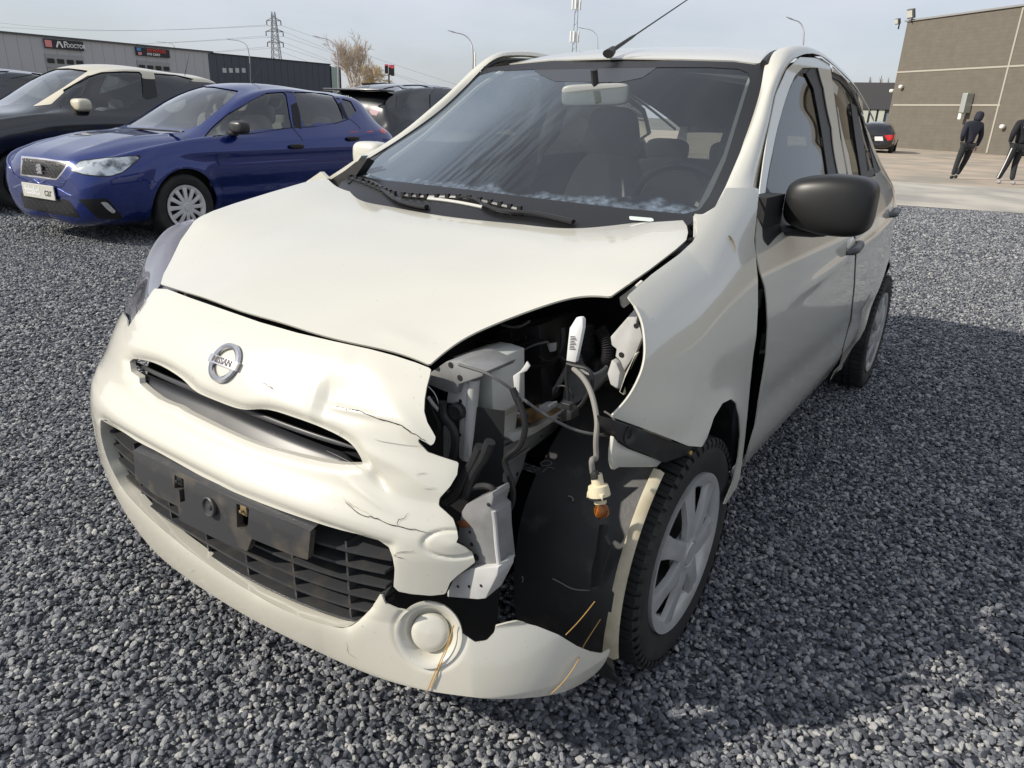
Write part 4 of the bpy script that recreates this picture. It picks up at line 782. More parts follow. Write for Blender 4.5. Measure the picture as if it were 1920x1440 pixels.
# loose wiring
wire('headlight_cable', A_((350, 625), (470, 660), (560, 690), (700, 770), (850, 885), (1000, 1000), (1150, 1090), (1300, 1160), (1450, 1195), (1610, 1205)), 'x', [.50, .50, .50, .49, .47, .46, .44, .42, .40, .36], .0028, SLEEVE)
wire('headlight_cable', A_((1235, 618), (1320, 640), (1420, 680), (1445, 760), (1400, 880), (1290, 985), (1240, 960)), 'x', .36, .004, HOSE); wire('headlight_cable', A_((1240, 620), (1230, 760), (1245, 900), (1235, 970)), 'x', .35, .0035, HOSE)
wire('bulb_cable', A_((1290, 660), (1370, 740), (1430, 850), (1465, 980), (1482, 1120), (1472, 1300), (1465, 1400))+B_((978, 250), (975, 335)), 'x', [.36, .38, .40, .42, .44, .45, .455, .46, .46], .0050, mat('dusty_grey_sleeve', (.20, .19, .17), rough=.7), n=10)
wire('taped_harness', A_((830, 900), (860, 980), (885, 1060), (885, 1200), (840, 1300))+B_((520, 200), (460, 265), (480, 340), (505, 430), (490, 540), (415, 600)), 'x', .50, .0058, HOSE); wire('taped_harness', A_((790, 820), (820, 900), (850, 960)), 'x', .49, .006, HOSE)
plate('torn_white_bracket', A_((905, 598), (932, 640), (905, 680), (852, 705), (845, 800), (842, 910), (815, 908), (805, 860), (790, 720), (850, 680), (880, 640)), 'x', .47, (-.004, 0, 0), MET)
plate('connector_plug', A_((1150, 1045), (1230, 985), (1270, 1020), (1270, 1080), (1190, 1100)), 'x', .40, (-.03, 0, 0), BLK); plate('connector_plug', A_((1000, 965), (1090, 960), (1100, 1000), (1060, 1030), (1005, 1030)), 'x', .40, (-.03, 0, 0), MET2)
# indicator bulb hanging on its cable
bc = on(*B_((1010, 440))[0], 'x', .46); bd = on(*B_((1026, 556))[0], 'x', .463)-bc; L0 = np.linalg.norm(bd); bd /= L0; Mb = Vector(bd).to_track_quat('Z', 'Y').to_matrix()
SOCK = mat('cream_socket', (.62, .55, .38), rough=.5)
mb = MB(); mb.lathe([(0, -.031), (.010, -.031), (.011, -.012), (.0175, -.010), (.0195, 0), (.020, .010), (.018, .013), (.012, .014), (.011, .022), (0, .022)], bc, Mb, 20)
for k in range(3): a = 2*math.pi*k/3; mb.box(bc+np.array(Mb@Vector((.018*math.cos(a), .018*math.sin(a), .006))), (.007, .007, .012), bev=.001)
sk = mb.build('bulb_socket', SOCK, CAR, True)
mb = MB(); mb.lathe([(.0185, 0), (.021, .002), (.021, .005), (.0185, .006)], bc+bd*.007, Mb, 20); mb.build('socket_seal', HOSE, sk, True)
am = mat('amber_glass', (.9, .28, .03), rough=.04, trans=.9, ior=1.4); mb = MB(); mb.lathe([(.006, .020), (.008, .024), (.0125, .031), (.0135, .037), (.012, .044), (.007, .049), (0, .0505)], bc, Mb, 20); mb.build('amber_bulb', am, sk, True)
plate('cable_plug', B_((958, 335), (990, 330), (1000, 375), (960, 378)), 'x', .47, (-.012, 0, 0), BLK)
for i, (pts, val, r_) in enumerate([(((1010, 560), (1090, 600), (1180, 560), (1230, 600)), .24, .0025), (((700, 300), (820, 320), (900, 290), (930, 270)), .26, .003), (((640, 560), (700, 640), (690, 780), (740, 900)), .26, .003), (((1120, 880), (1180, 800), (1260, 830), (1290, 900)), .30, .0022), (((860, 520), (960, 470), (1080, 440)), .27, .0022), (((1330, 640), (1400, 700), (1500, 690), (1560, 640)), .28, .003), (((150, 900), (130, 1000), (180, 1100), (170, 1200)), .50, .005), (((1540, 1010), (1600, 1050), (1640, 1120), (1620, 1200)), .36, .002)]): wire('thin_wire', A_(*pts), 'x', val, r_, [HOSE, SLEEVE, MET2][i % 3])
for (a_, b_), s_ in zip([((430, 1090), (500, 1100)), ((1240, 960), (1290, 990)), ((870, 1040), (905, 1075)), ((560, 650), (600, 690))], (1, 1, 1, 1)):
    q1, q2 = A_(a_, b_); q = on(*q1, 'x', .46); mb = MB(); mb.box(q, (.014, .018, .012), bev=.002); mb.build('cable_clip', HOSE, CAR)
LSC = mat('liner_scratch', (.16, .155, .145), rough=.9)
def lscr(pts, r=.0009):
    P = []
    for p in spline(np.array(pts, float), 4):
        d = ray(*p); y_ = None
        # hit the liner's cylinder (radius .352 about the axle)
        a = d[0]**2+d[2]**2; b = 2*(CC[0]*d[0]+(CC[2]-.30)*d[2]); c = CC[0]**2+(CC[2]-.30)**2-.356**2; dd = b*b-4*a*c
        if dd > 0: P.append(CC+d*((-b-math.sqrt(dd))/(2*a)))
    if len(P) > 2: mb = MB(); mb.tube(P, r, n=4); mb.build('liner_scratch', LSC, CAR)
lscr(B_((740, 955), (790, 980), (850, 1012), (960, 1022)), .0018); lscr(B_((665, 280), (700, 262), (735, 275), (700, 292), (668, 284))); lscr(B_((680, 330), (720, 300), (750, 310))); lscr(B_((600, 620), (640, 560), (660, 500))); lscr(B_((560, 940), (565, 960), (560, 975)), .0015); lscr(B_((830, 470), (855, 480), (860, 500)), .0022)
# wheel arch liner, its pale outer lip, arch bracket
an = np.linspace(R_(-38), R_(170), 40); ys = np.r_[np.linspace(.545, .79, 10)]; V = []
for y in ys:
    for k, a in enumerate(an):
        r = .352+.006*math.sin(6*a+9*y); V.append((r*math.cos(a), y, .30+r*math.sin(a)))
liner = mesh('wheel_arch_liner', V, [(i*40+j, i*40+j+1, (i+1)*40+j+1, (i+1)*40+j) for i in range(9) for j in range(39)], mat('scuffed_liner_plastic', (.024, .024, .025), rough=.5, noise=(13, (.075, .070, .060), .56, .8), bump=(45, .35, .002)), CAR)
mb = MB(); V = [(.35*math.cos(a)*k, .545, .30+.35*math.sin(a)*k) for k in (.0, 1) for a in an]; mesh('wheelhouse_wall', V, [(j, j+1, 41+j, 40+j) for j in range(39)], DARK, CAR)
a2 = np.linspace(R_(-16), R_(54), 24); V = []
for k, a in enumerate(a2):
    w = np.interp(k/23, [0, .25, .6, 1], [.022, .012, .010, .010]); 
    for yy, rr in ((.795-w, .357), (.80, .358), (.808, .350)): V.append((rr*math.cos(a), yy, .30+rr*math.sin(a)))
mesh('liner_lip', V, [(i*3+j, i*3+j+1, i*3+j+4, i*3+j+3) for i in range(23) for j in range(2)], mat('dusty_cream_lip', (.46, .42, .31), rough=.6, noise=(20, (.30, .25, .16), .4, .8)), CAR)
plate('liner_crumple', B_((1010, 640), (1050, 640), (1040, 700), (1070, 760), (1030, 900), (990, 1000), (960, 1010), (965, 900), (990, 800)), 'x', .375, (-.006, .004, 0), BLKS)
plate('arch_trim', [(1147, 786), (1200, 804), (1262, 828), (1312, 842), (1300, 850), (1275, 858), (1246, 868), (1215, 852), (1180, 838), (1160, 824), (1152, 806)], 'y', .80, (0, -.03, 0), BLK)
mb = MB(); mb.lathe([(.016, 0), (.018, .004), (.014, .004), (.008, .0)], on(1180, 815, 'y', .802), Vector((.25, 1, .1)).to_track_quat('Z', 'Y').to_matrix(), 20); mb.build('arch_trim_boss', BLK, CAR, True)
plate('arch_bracket', B_((1100, 120), (1125, 155), (1180, 190), (1300, 235), (1386, 265), (1350, 300), (1200, 302), (1130, 302), (1100, 318), (1086, 270), (1088, 200)), 'y', .795, (0, -.008, 0), PAINT)
mb = MB(); mb.lathe([(.006, 0), (.006, .006), (.0045, .008), (0, .008)], on(1291, 848, 'y', .81), Vector((.2, 1, 0)).to_track_quat('Z', 'Y').to_matrix(), 6); mb.build('brass_bolt', mat('brass_bolt', (.45, .32, .12), rough=.35, metal=.8), CAR)
tracetube([(1190, 574), (1202, 599), (1208, 630), (1209, 665), (1204, 692), (1194, 717), (1175, 749), (1147, 780)], FEN, .0032, PAINT, 'fender_lip', 0)
# inner lamp bowl on the right
RF = mat('lamp_reflector', (.42, .42, .50), rough=.35, metal=.5)
panel('lamp_bowl', LAMPG+np.array([-.02, .03, -.025]), None, RF, CAR, 0)
mb = MB(); c = LAMPG[24, 14]+np.array([-.012, .015, -.012]); mb.lathe([(.032, 0), (.03, .008), (.02, .002), (0, -.004)], c, Vector((1, -.5, .3)).to_track_quat('Z', 'Y').to_matrix(), 24); mb.build('lamp_projector', mat('chrome', (.8, .8, .82), rough=.12, metal=1), lamp, True)
# ------------------------------------------------------------------ wheels
COVM = mat('silver_wheel_cover', (.47, .47, .46), rough=.30, metal=.30, noise=(14, (.30, .285, .25), .5, .85)); RIMD = mat('dark_steel_rim', (.012, .012, .012), rough=.5)
def wheel(c, side=1, spokes=7, r=.290, w=.175, rc=.200, phase=0, tread=True, coverm=None, slim=.5, parent=CAR, n=64, name='tyre'):
    c = np.array(c, float); M = np.array([[1, 0, 0], [0, 0, side], [0, -1 if side > 0 else 1, 0]], float)  # local z -> +-y
    M = np.array(Matrix.Rotation(-math.pi/2*side, 3, 'X'))
    h = w/2; mb = MB()
    prof = [(r*.66, -h+.012), (r*.72, -h), (r*.86, -h-.004), (r*.94, -h+.006), (r*.965, -h+.014), (r*.972, -h*.5), (r*.975, 0), (r*.972, h*.5), (r*.965, h-.014), (r*.945, h-.005), (r*.90, h+.002), (r*.86, h+.004), (r*.80, h+.002), (r*.72, h-.004), (r*.685, h-.010)]
    mb.lathe(prof, c, M, n); ty = mb.build(name, RUB, parent, True, 60)
    if tread:
        mb = MB(); nb = 58
        for k in range(nb):
            a = 2*math.pi*k/nb
            for (z0, z1, da) in ((-h+.004, -h*.38, .02), (-h*.33, -.004, 0), (.004, h*.33, 0), (h*.38, h-.004, .02)):
                V = []
                for q in (0, 1):
                    for u in (-.36, -.10, -.06, .26, .30, .36):
                        pass
                for (u0, u1) in ((-.38, -.05), (-.01, .38)):
                    t0 = a+(u0)*2*math.pi/nb; t1 = a+(u1)*2*math.pi/nb; VV = []
                    for zz, sk in ((z0, 0), (z1, da)):
                        edge = abs(zz) > h*.8
                        for t in (t0+sk, t1+sk):
                            for rr in (r*.965, r*(.985 if edge else 1.0)): VV.append((rr*math.cos(t), rr*math.sin(t), zz))
                    mb.add(np.array(VV)@M.T+c, [(0, 2, 3, 1), (4, 5, 7, 6), (1, 3, 7, 5), (0, 1, 5, 4), (2, 6, 7, 3)])
            # shoulder rib lugs
            for sgn in (1,):
                t0, t1 = a-.30*2*math.pi/nb, a+.30*2*math.pi/nb; VV = [(rr*math.cos(t), rr*math.sin(t), zz) for t in (t0, t1) for rr, zz in ((r*.985, sgn*(h-.004)), (r*.955, sgn*(h+.003)), (r*.915, sgn*(h+.0035)))]
                mb.add(np.array(VV)@M.T+c, [(0, 1, 4, 3), (1, 2, 5, 4)])
        mb.build('tread', RUB, ty, kind='stuff')
    mb = MB(); mb.lathe([(rc*.98, h-.012), (rc*.93, h-.045), (0, h-.05)], c, M, 40); rim = mb.build('rim', RIMD, parent, True)
    cm = coverm or COVM; mb = MB()
    mb.lathe([(rc*.80, h-.026), (rc*.83, h-.010), (rc*.93, h-.001), (rc, h+.001), (rc*1.0, h-.010)], c, M, 56)
    mb.lathe([(rc*.30, h-.020), (rc*.27, h+.001), (rc*.17, h+.007), (rc*.155, h+.004), (rc*.14, h+.008), (0, h+.009)], c, M, 32)
    for k in range(spokes):
        a = phase+2*math.pi*k/spokes; V = []; st = [.20, .32, .5, .68, .84, .93]
        hw = [.55, .50, .46, .50, .62, .78]; hh = [.004, .006, .005, .001, -.003, -.004]
        for s_, q, z in zip(st, hw, hh):
            ww = q*slim*math.pi/spokes*rc*1.15
            for u, dz in ((-1, -.016), (-.93, -.003), (-.3, .001), (.0, -.0015), (.3, .001), (.93, -.003), (1, -.016)):
                rr = s_*rc; x, y = rr, u*ww; V.append((x*math.cos(a)-y*math.sin(a), x*math.sin(a)+y*math.cos(a), h+z+dz))
        mb.add(np.array(V)@M.T+c, [(i*7+j, i*7+j+1, (i+1)*7+j+1, (i+1)*7+j) for i in range(5) for j in range(6)])
    cv = mb.build('wheel_cover', cm, rim, True, 50)
    return ty
HUB = (.0, .724, .285)
wheel(HUB, 1, 7, phase=.35); wheel((-2.45, .724, .29), 1, 7, phase=1.0); wheel((0, -.724, .285), -1, 7, tread=False); wheel((-2.45, -.724, .29), -1, 7, tread=False)
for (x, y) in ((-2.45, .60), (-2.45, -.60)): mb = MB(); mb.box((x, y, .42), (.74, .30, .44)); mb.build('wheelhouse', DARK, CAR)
# ================================================================== OTHER CARS
def car_shell(st, nu=220, nv=90):
    """st rows: x, zb, wl, wm, zm, ws, zs, wt, zt, crown"""
    P = []
    for x, zb, wl, wm, zm, ws, zs, wt, zt, cr in st:
        P.append([(x, 0, zb), (x, .8*wl, zb), (x, wl, zb+.07), (x, wm, zm), (x, ws, zs-.05), (x, ws-.035, zs), (x, (ws-.035)*.48+wt*.52, zs*.5+(zt-.06)*.5), (x, wt, zt-.055), (x, wt-.09, zt-.012), (x, wt*.5, zt+cr*.6), (x, 0, zt+cr)])
    G = net(P, nu, nv); G[:, 0, 1] = 0; G[:, -1, 1] = 0
    return G
def vehicle(name, label, pose, st, paint, wins, screens, archs, wheels, group=None, extra=None, roofpaint=None, roofpoly=None, lin=True, gtint=(.25, .27, .27), spokes=9, cover=None, crease=None, wr=.31):
    c, s = math.cos(pose[2]), math.sin(pose[2]); Rm = np.array([[c, -s, 0], [s, c, 0], [0, 0, 1]]); T0 = np.array([pose[0], pose[1], 0])
    tw = lambda G: G@Rm.T+T0; tl = lambda p: (np.asarray(p)-T0)@Rm
    e = empty(name, (pose[0], pose[1], 0), pose[2], label=label, cat='car', group=group)
    H = car_shell(st)
    if crease is not None: H = crease(H)
    G = np.concatenate([H, H[:, ::-1][:, 1:]*[1, -1, 1]], axis=1); near = 1 if (tl(CC)[1] > 0) else -1
    f = np.full(G.shape[:2], -1e9); Gw = tw(G); N = normals(G); cen = np.array([G[..., 0].mean(), 0, .6]); 
    N *= np.sign((N*(G-[0, 0, .6])*[.2, 1, 1]).sum(-1))[..., None]
    U = proj(Gw); face = ((CC-Gw)*(N@Rm.T)).sum(-1) > 0
    side = np.abs(G[..., 1]) > .02
    cuts = []; DBG = name
    for poly in wins:
        q = []
        for p in poly:
            d = ((U-np.array(p))**2).sum(-1); d = np.where(face & (G[..., 1]*near > .2), d, 1e18); i = np.unravel_index(np.argmin(d), d.shape); q.append(G[i][[0, 2]])
        cuts.append(('w', np.array(q)))
    for a, xz in cuts: f = np.maximum(f, np.where(np.abs(G[..., 1]) > .3, -sdf(G[..., [0, 2]], xz), -1e9))
    scr = []
    for poly in screens:
        fs = np.where(face, sdf(U, poly)*.003, 1); scr.append(fs); f = np.maximum(f, -fs)
    for ax, az, r in archs: f = np.maximum(f, np.where(np.abs(G[..., 1]) > .45, r-np.hypot(G[..., 0]-ax, G[..., 2]-az), -1e9))
    body = panel('body', G, f, paint, e, .004)
    if roofpoly is not None:
        fr = np.maximum(np.minimum(np.where(face, sdf(U, roofpoly)*.003, 1), 1.50-G[..., 2]), f); panel('roof', G+N*.004, fr, roofpaint, e, .003)
    gm = glassmat(name+'_glass', tuple(min(c_*1.3, .8) for c_ in gtint), 1.0, k=1.7)
    for a, xz in cuts:
        for sg in (1, -1):
            Gs = G-N*.010; fw = np.where(G[..., 1]*sg > .3, sdf(G[..., [0, 2]], xz)-.004, 1); panel('side_window', Gs, fw, gm, e, 0)
    for fs in scr: panel('windscreen', G-N*.010, fs-.006, gm, e, 0)
    if lin:
        fl = np.maximum(f, .60-G[..., 2]); fl = np.maximum(fl, G[..., 0]+.45); Gl = G-N*.045; panel('cabin_lining', Gl, fl, CAB, e, 0)
        for y in (-.36, .36):
            V, F = sq((-1.35, y, .78), (.08, .23, .36), e=.5); o = mesh('seat', V, F, SEATM, e); V, F = sq((-1.50, y, 1.42-.28), (.045, .13, .10), e=.55); mesh('headrest', V, F, SEATM, o)
            V, F = sq((-2.35, y, 1.42-.38), (.05, .13, .09), e=.55); mesh('headrest', V, F, SEATM, e)
        V, F = sq((-2.25, 0, .75), (.1, .6, .30), e=.5); mesh('rear_seat', V, F, SEATM, e); V, F = sq((-.55, 0, .86), (.3, .66, .10), e=.5); mesh('dashboard', V, F, DASH, e)
    for ax, az, r in archs:
        for sg in (1, -1): mb = MB(); mb.box((ax, sg*.58, .42), (r*2.1, .36, .50)); mb.build('wheelhouse', DARK, e)
    ty = []
    for ax, yy in wheels: ty.append(wheel((ax, yy, wr), 1 if yy > 0 else -1, spokes, r=wr+.002, w=.19, rc=wr*.66, tread=False, parent=e, coverm=cover, slim=.62, name='tyre'))
    info = dict(e=e, G=G, Gw=Gw, U=U, N=N, face=face, f=f, tl=tl, Rm=Rm, T0=T0, near=near)
    return info
def skin(I, name, poly, m, off=.003, thick=.003, parent=None, holes=()):
    """part lying on a car's skin, its outline traced in the picture"""
    f = np.where(I['face'], sdf(I['U'], poly)*.003, 1)
    for h in holes: f = np.maximum(f, np.where(I['face'], -sdf(I['U'], h)*.003, -1e9))
    return panel(name, I['G']+I['N']*off, f, m, parent or I['e'], thick)
def near_pt(I, p):
    d = np.where(I['face'], ((I['U']-np.array(p))**2).sum(-1), 1e18); i = np.unravel_index(np.argmin(d), d.shape); return I['G'][i], I['N'][i]
BLUE = mat('metallic_blue_paint', (.002, .018, .15), rough=.26, metal=.5, spec=.5, coat=1.0, coatr=.02); SATIN = mat('satin_black', (.010, .010, .011), rough=.3)
COVL = mat('light_silver_cover', (.62, .62, .62), rough=.35, metal=.2)
ibiza = [(.842, .455, .05, .06, .46, .05, .475, .02, .48, 0), (.840, .40, .30, .36, .45, .34, .53, .24, .545, .004), (.835, .34, .44, .50, .44, .47, .56, .36, .575, .01), (.825, .27, .52, .59, .45, .55, .62, .44, .66, .015), (.78, .20, .62, .69, .45, .66, .68, .54, .735, .018), (.66, .18, .72, .795, .48, .765, .745, .62, .795, .022), (.53, .17, .76, .845, .50, .81, .785, .66, .83, .026), (.40, .17, .79, .885, .52, .85, .82, .68, .862, .03), (.05, .17, .79, .89, .55, .865, .885, .70, .915, .035), (-.30, .17, .78, .89, .55, .87, .93, .72, .955, .035), (-.55, .17, .78, .89, .55, .87, .94, .68, 1.06, .05), (-1.0, .17, .78, .89, .55, .87, .945, .60, 1.31, .06), (-1.35, .17, .78, .89, .55, .87, .95, .575, 1.405, .045), (-1.9, .17, .78, .89, .55, .875, .965, .565, 1.425, .03), (-2.5, .17, .78, .89, .55, .875, .985, .555, 1.39, .03), (-2.9, .19, .77, .88, .56, .855, 1.00, .535, 1.33, .03), (-3.05, .22, .74, .86, .58, .83, .98, .50, 1.22, .03), (-3.17, .27, .70, .82, .60, .79, .93, .55, 1.05, .02), (-3.22, .32, .64, .76, .60, .74, .86, .55, .90, .01), (-3.235, .45, .35, .42, .60, .40, .76, .28, .80, 0), (-3.237, .59, .05, .06, .61, .05, .64, .02, .65, 0)]
def crz(H):
    H = H.copy(); x, y, z = H[..., 0], H[..., 1], H[..., 2]; m = (y > .5) & (z < .95); k = np.clip((-x+.1)/.4, 0, 1)*np.clip((x+3.1)/.3, 0, 1)
    H[..., 1] += np.where(m, .016*np.exp(-((z-.80)/.030)**2)*k-.014*np.exp(-((z-.73)/.035)**2)*k-.018*np.exp(-((z-.47)/.07)**2)*k, 0)
    for ax in (0, -2.564): r = np.hypot(x-ax, z-.31); H[..., 1] += np.where(m, .022*np.exp(-((r-.36)/.05)**2), 0)
    hx = (z > .6) & (x > -.3) & (y < .8); H[..., 2] += np.where(hx, .012*np.exp(-((y-(.42+.10*(.5-x)))/.035)**2)*np.clip((.75-x)/.3, 0, 1), 0)
    return H
B = vehicle('blue_hatchback', 'dark blue five-door hatchback with white plate panel, parked beside the damaged car', (-2.435, -6.125, .075), ibiza, BLUE,
    [[(383, 257), (402, 236), (428, 213), (470, 187), (500, 176), (535, 172), (538, 185), (547, 240), (510, 244), (481, 246), (420, 254)], [(550, 172), (580, 172), (612, 175), (627, 182), (636, 203), (644, 224), (632, 229), (600, 233), (569, 237), (560, 205)], [(640, 186), (657, 189), (669, 208), (662, 215), (654, 220), (646, 203)]],
    [[(211, 231), (250, 208), (300, 180), (345, 160), (400, 162), (448, 170), (415, 201), (374, 235), (352, 243), (300, 239), (255, 236)]], [(0, .31, .355), (-2.564, .31, .355)], [(0, .79), (0, -.79), (-2.564, .79), (-2.564, -.79)], crease=crz, cover=COVL, spokes=12, gtint=(.45, .48, .46))
HGL = mat('headlamp_glass', (.62, .66, .68), rough=.08, metal=.55, noise=(11, (.12, .13, .14), .45, .62)); RED = mat('red_lamp', (.55, .01, .01), rough=.12, coat=1)
skin(B, 'headlight', [(132, 319), (150, 303), (200, 297), (263, 292), (258, 300), (230, 322), (210, 329), (191, 330), (160, 327)], HGL)
skin(B, 'headlight_trim', [(130, 320), (149, 301), (200, 295), (267, 290), (260, 301), (231, 324), (210, 331), (191, 332), (158, 329)], SATIN, off=.001)
grm = mat('honeycomb_grille', (.012, .012, .013), rough=.35)
gr = skin(B, 'upper_grille', [(43, 296), (85, 300), (127, 306), (116, 322), (105, 335), (72, 330), (41, 327)], grm, off=.002)
skin(B, 'grille_frame', [(40, 292), (85, 297), (131, 304), (118, 324), (106, 338), (72, 333), (38, 329)], mat('chrome_frame', (.6, .6, .62), rough=.2, metal=1), off=.001)
lg = skin(B, 'lower_grille', [(38, 361), (85, 368), (128, 375), (141, 392), (152, 409), (100, 401), (46, 390)], grm, off=.002)
def honey(I, poly, nx, ny, parent, m):
    xs = [p[0] for p in poly]; ys = [p[1] for p in poly]; mb = MB()
    for j in range(ny):
        for i in range(nx):
            a = (min(xs)+(i+.5+(j % 2)*.5)*(max(xs)-min(xs))/nx, min(ys)+(j+.5)*(max(ys)-min(ys))/ny)
            if sdf(np.array([a]), poly)[0] > -2.0: continue
            p, n = near_pt(I, a); s1 = 1.5*I['T0'][0]*0+.020; mb.tube([p+n*.004+np.array([0, -s1, 0]), p+n*.012+np.array([0, 0, .010]), p+n*.004+np.array([0, s1, 0])], .003, n=4)
    mb.build('grille_mesh', m, parent, kind='stuff')
GM = mat('grille_mesh_metal', (.22, .21, .19), rough=.3, metal=.6)
honey(B, [(43, 296), (127, 306), (105, 335), (41, 327)], 11, 6, gr, GM); honey(B, [(38, 361), (128, 375), (152, 409), (46, 390)], 12, 8, lg, mat('grille_mesh_dark', (.06, .06, .065), rough=.4))
p, n = near_pt(B, (78, 316)); mb = MB(); mb.box(p+n*.02, (.014, .088, .020), Matrix.Rotation(.25, 3, 'X')); mb.box(p+n*.02+[0, 0, .028], (.014, .075, .018), Matrix.Rotation(.25, 3, 'X')); mb.box(p+n*.02-[0, 0, .028], (.014, .075, .018), Matrix.Rotation(.25, 3, 'X')); mb.box(p+n*.015, (.010, .06, .086)); mb.build('badge', mat('badge_chrome', (.75, .75, .77), rough=.2, metal=1), B['e'])
# plate panel with its lettering
pa, n = near_pt(B, (75, 351)); pm = mat('silver_plate', (.50, .50, .45), rough=.4); mb = MB(); pc_ = pa+np.array([.0, 0, -.035]); mb.box((pc_[0]+.02, pc_[1], pc_[2]), (.012, .52, .125), bev=.004); pl_ = mb.build('number_plate', pm, B['e'])
PM = np.array([[0, 0, 1], [1, 0, 0], [0, 1, 0]], float); textobj('plate_lettering', 'fabakci', .105, PM, (pc_[0]+.0275, pc_[1]-.09, pc_[2]), mat('plate_letter_white', (.75, .75, .75), rough=.5), pl_, bold=.0025, xs=.86); textobj('plate_lettering', 'car', .105, PM, (pc_[0]+.0275, pc_[1]+.165, pc_[2]), mat('plate_letter_black', (.03, .03, .03), rough=.5), pl_, xs=.9)
skin(B, 'fog_lamp_surround', [(147, 374), (172, 373), (201, 372), (217, 391), (231, 409), (208, 411), (185, 410), (165, 391)], SATIN, off=.004)
skin(B, 'fog_lamp', [(188, 378), (200, 378), (211, 389), (219, 398), (211, 400), (199, 390)], mat('fog_chrome', (.75, .76, .78), rough=.15, metal=.8), off=.010)
skin(B, 'tail_light', [(711, 242), (722, 239), (730, 240), (722, 251), (713, 248)], RED); skin(B, 'tail_light', [(655, 247), (700, 245), (700, 248), (655, 249)], RED, off=.002)
for px in [(553, 275), (660, 262)]:
    p, n = near_pt(B, px); V, F = sq(p+n*.02, (.10, .02, .026), e=.6); mesh('door_handle', V, F, SATIN, B['e'])
p, n = near_pt(B, (430, 246)); V, F = sq(p+[-.02, .13, .05], (.07, .105, .062), e=.6); mr = mesh('door_mirror', V, F, mat('grey_black_mirror', (.03, .03, .032), rough=.35), B['e']); mb = MB(); mb.box(p+[.0, .04, -.01], (.07, .12, .05), bev=.015); mb.build('mirror_foot', SATIN, mr, True)
def gap(I, name, pts, w=.0035, off=.0012):
    P = spline(np.array([near_pt(I, p)[0] for p in pts]), 6); Nn = np.array([near_pt(I, p)[1] for p in pts]).mean(0); T = np.gradient(P, axis=0); S = np.cross(T, Nn); S /= np.linalg.norm(S, axis=1)[:, None]; n = len(P)
    mesh(name, np.r_[P+S*w+Nn*off, P-S*w+Nn*off], [(i, i+1, n+i+1, n+i) for i in range(n-1)], DARK, I['e'])
gap(B, 'door_gap', [(384, 258), (402, 280), (411, 310), (416, 345), (424, 380)]); gap(B, 'door_gap', [(549, 242), (566, 262), (572, 290), (573, 330)]); gap(B, 'door_gap', [(655, 224), (676, 240), (679, 262), (672, 290)])
gap(B, 'window_line', [(384, 259), (440, 253), (481, 248), (547, 242), (569, 239), (632, 231), (654, 222)], .006); gap(B, 'pillar_cover', [(542, 173), (552, 205), (559, 240)], .05, .002); gap(B, 'pillar_cover', [(632, 183), (640, 203), (649, 222)], .03, .002)
p, n = near_pt(B, (472, 149)); mb = MB(); mb.tube([p, p+[-.17, 0, .22]], [.006, .002], n=6); mb.build('antenna', SATIN, B['e'])
V, F = sq(near_pt(B, (340, 249))[0]+[.08, -.25, .02], (.02, .40, .01), e=.5); mesh('wiper', V, F, SATIN, B['e'])
# two-tone car: black body, cream roof and mirrors
BLACKP = mat('black_paint', (.006, .007, .010), rough=.25, coat=1, coatr=.02); CREAM = mat('cream_roof_paint', (.60, .55, .42), rough=.3, coat=.8)
def scale_st(st, sx=1, sy=1, sz=1, dz=0): return [(x*sx, a*sz+dz*0, b*sy, c*sy, d*sz, e*sy, f*sz, g*sy, h*sz, i) for x, a, b, c, d, e, f, g, h, i in st]
tt = scale_st(ibiza, 1.02, 1.0, 1.135)
T2 = vehicle('two_tone_car', 'black car with cream roof and cream mirror, behind the blue hatchback', (-2.25, -8.95, .05), tt, BLACKP,
    [[(118, 171), (140, 158), (170, 142), (190, 136), (230, 134), (264, 136), (266, 160), (268, 186), (240, 201), (190, 205), (150, 203), (122, 196)], [(288, 138), (330, 141), (365, 148), (352, 155), (330, 168), (296, 180)]],
    [[(-60, 205), (0, 172), (50, 150), (100, 129), (130, 128), (166, 133), (120, 164), (70, 195), (30, 195)]], [(0, .33, .37), (-2.61, .33, .37)], [(0, .80), (0, -.80), (-2.6, .80), (-2.6, -.80)], cover=RIMD, spokes=5, wr=.33, gtint=(.4, .43, .43), roofpaint=CREAM,
    roofpoly=[(60, 200), (68, 196), (118, 164), (167, 133), (110, 126), (90, 110), (420, 110), (440, 150), (415, 148), (380, 146), (340, 138), (300, 133), (262, 131), (230, 130), (190, 132), (165, 142), (135, 160), (96, 196)])
V, F = sq(T2['tl'](at(152, 197, 8.6)), (.09, .12, .075), e=.6); mesh('door_mirror', V, F, CREAM, T2['e']); gap(T2, 'door_gap', [(112, 198), (116, 240), (112, 290)])
mb = MB(); P = near_pt(T2, (346, 129))[0]; mb.tube([P, P+[-.12, 0, .28]], [.007, .002], n=6); mb.build('antenna', SATIN, T2['e'])
skin(T2, 'pillar_cover', [(265, 133), (287, 135), (296, 182), (270, 188)], SATIN)
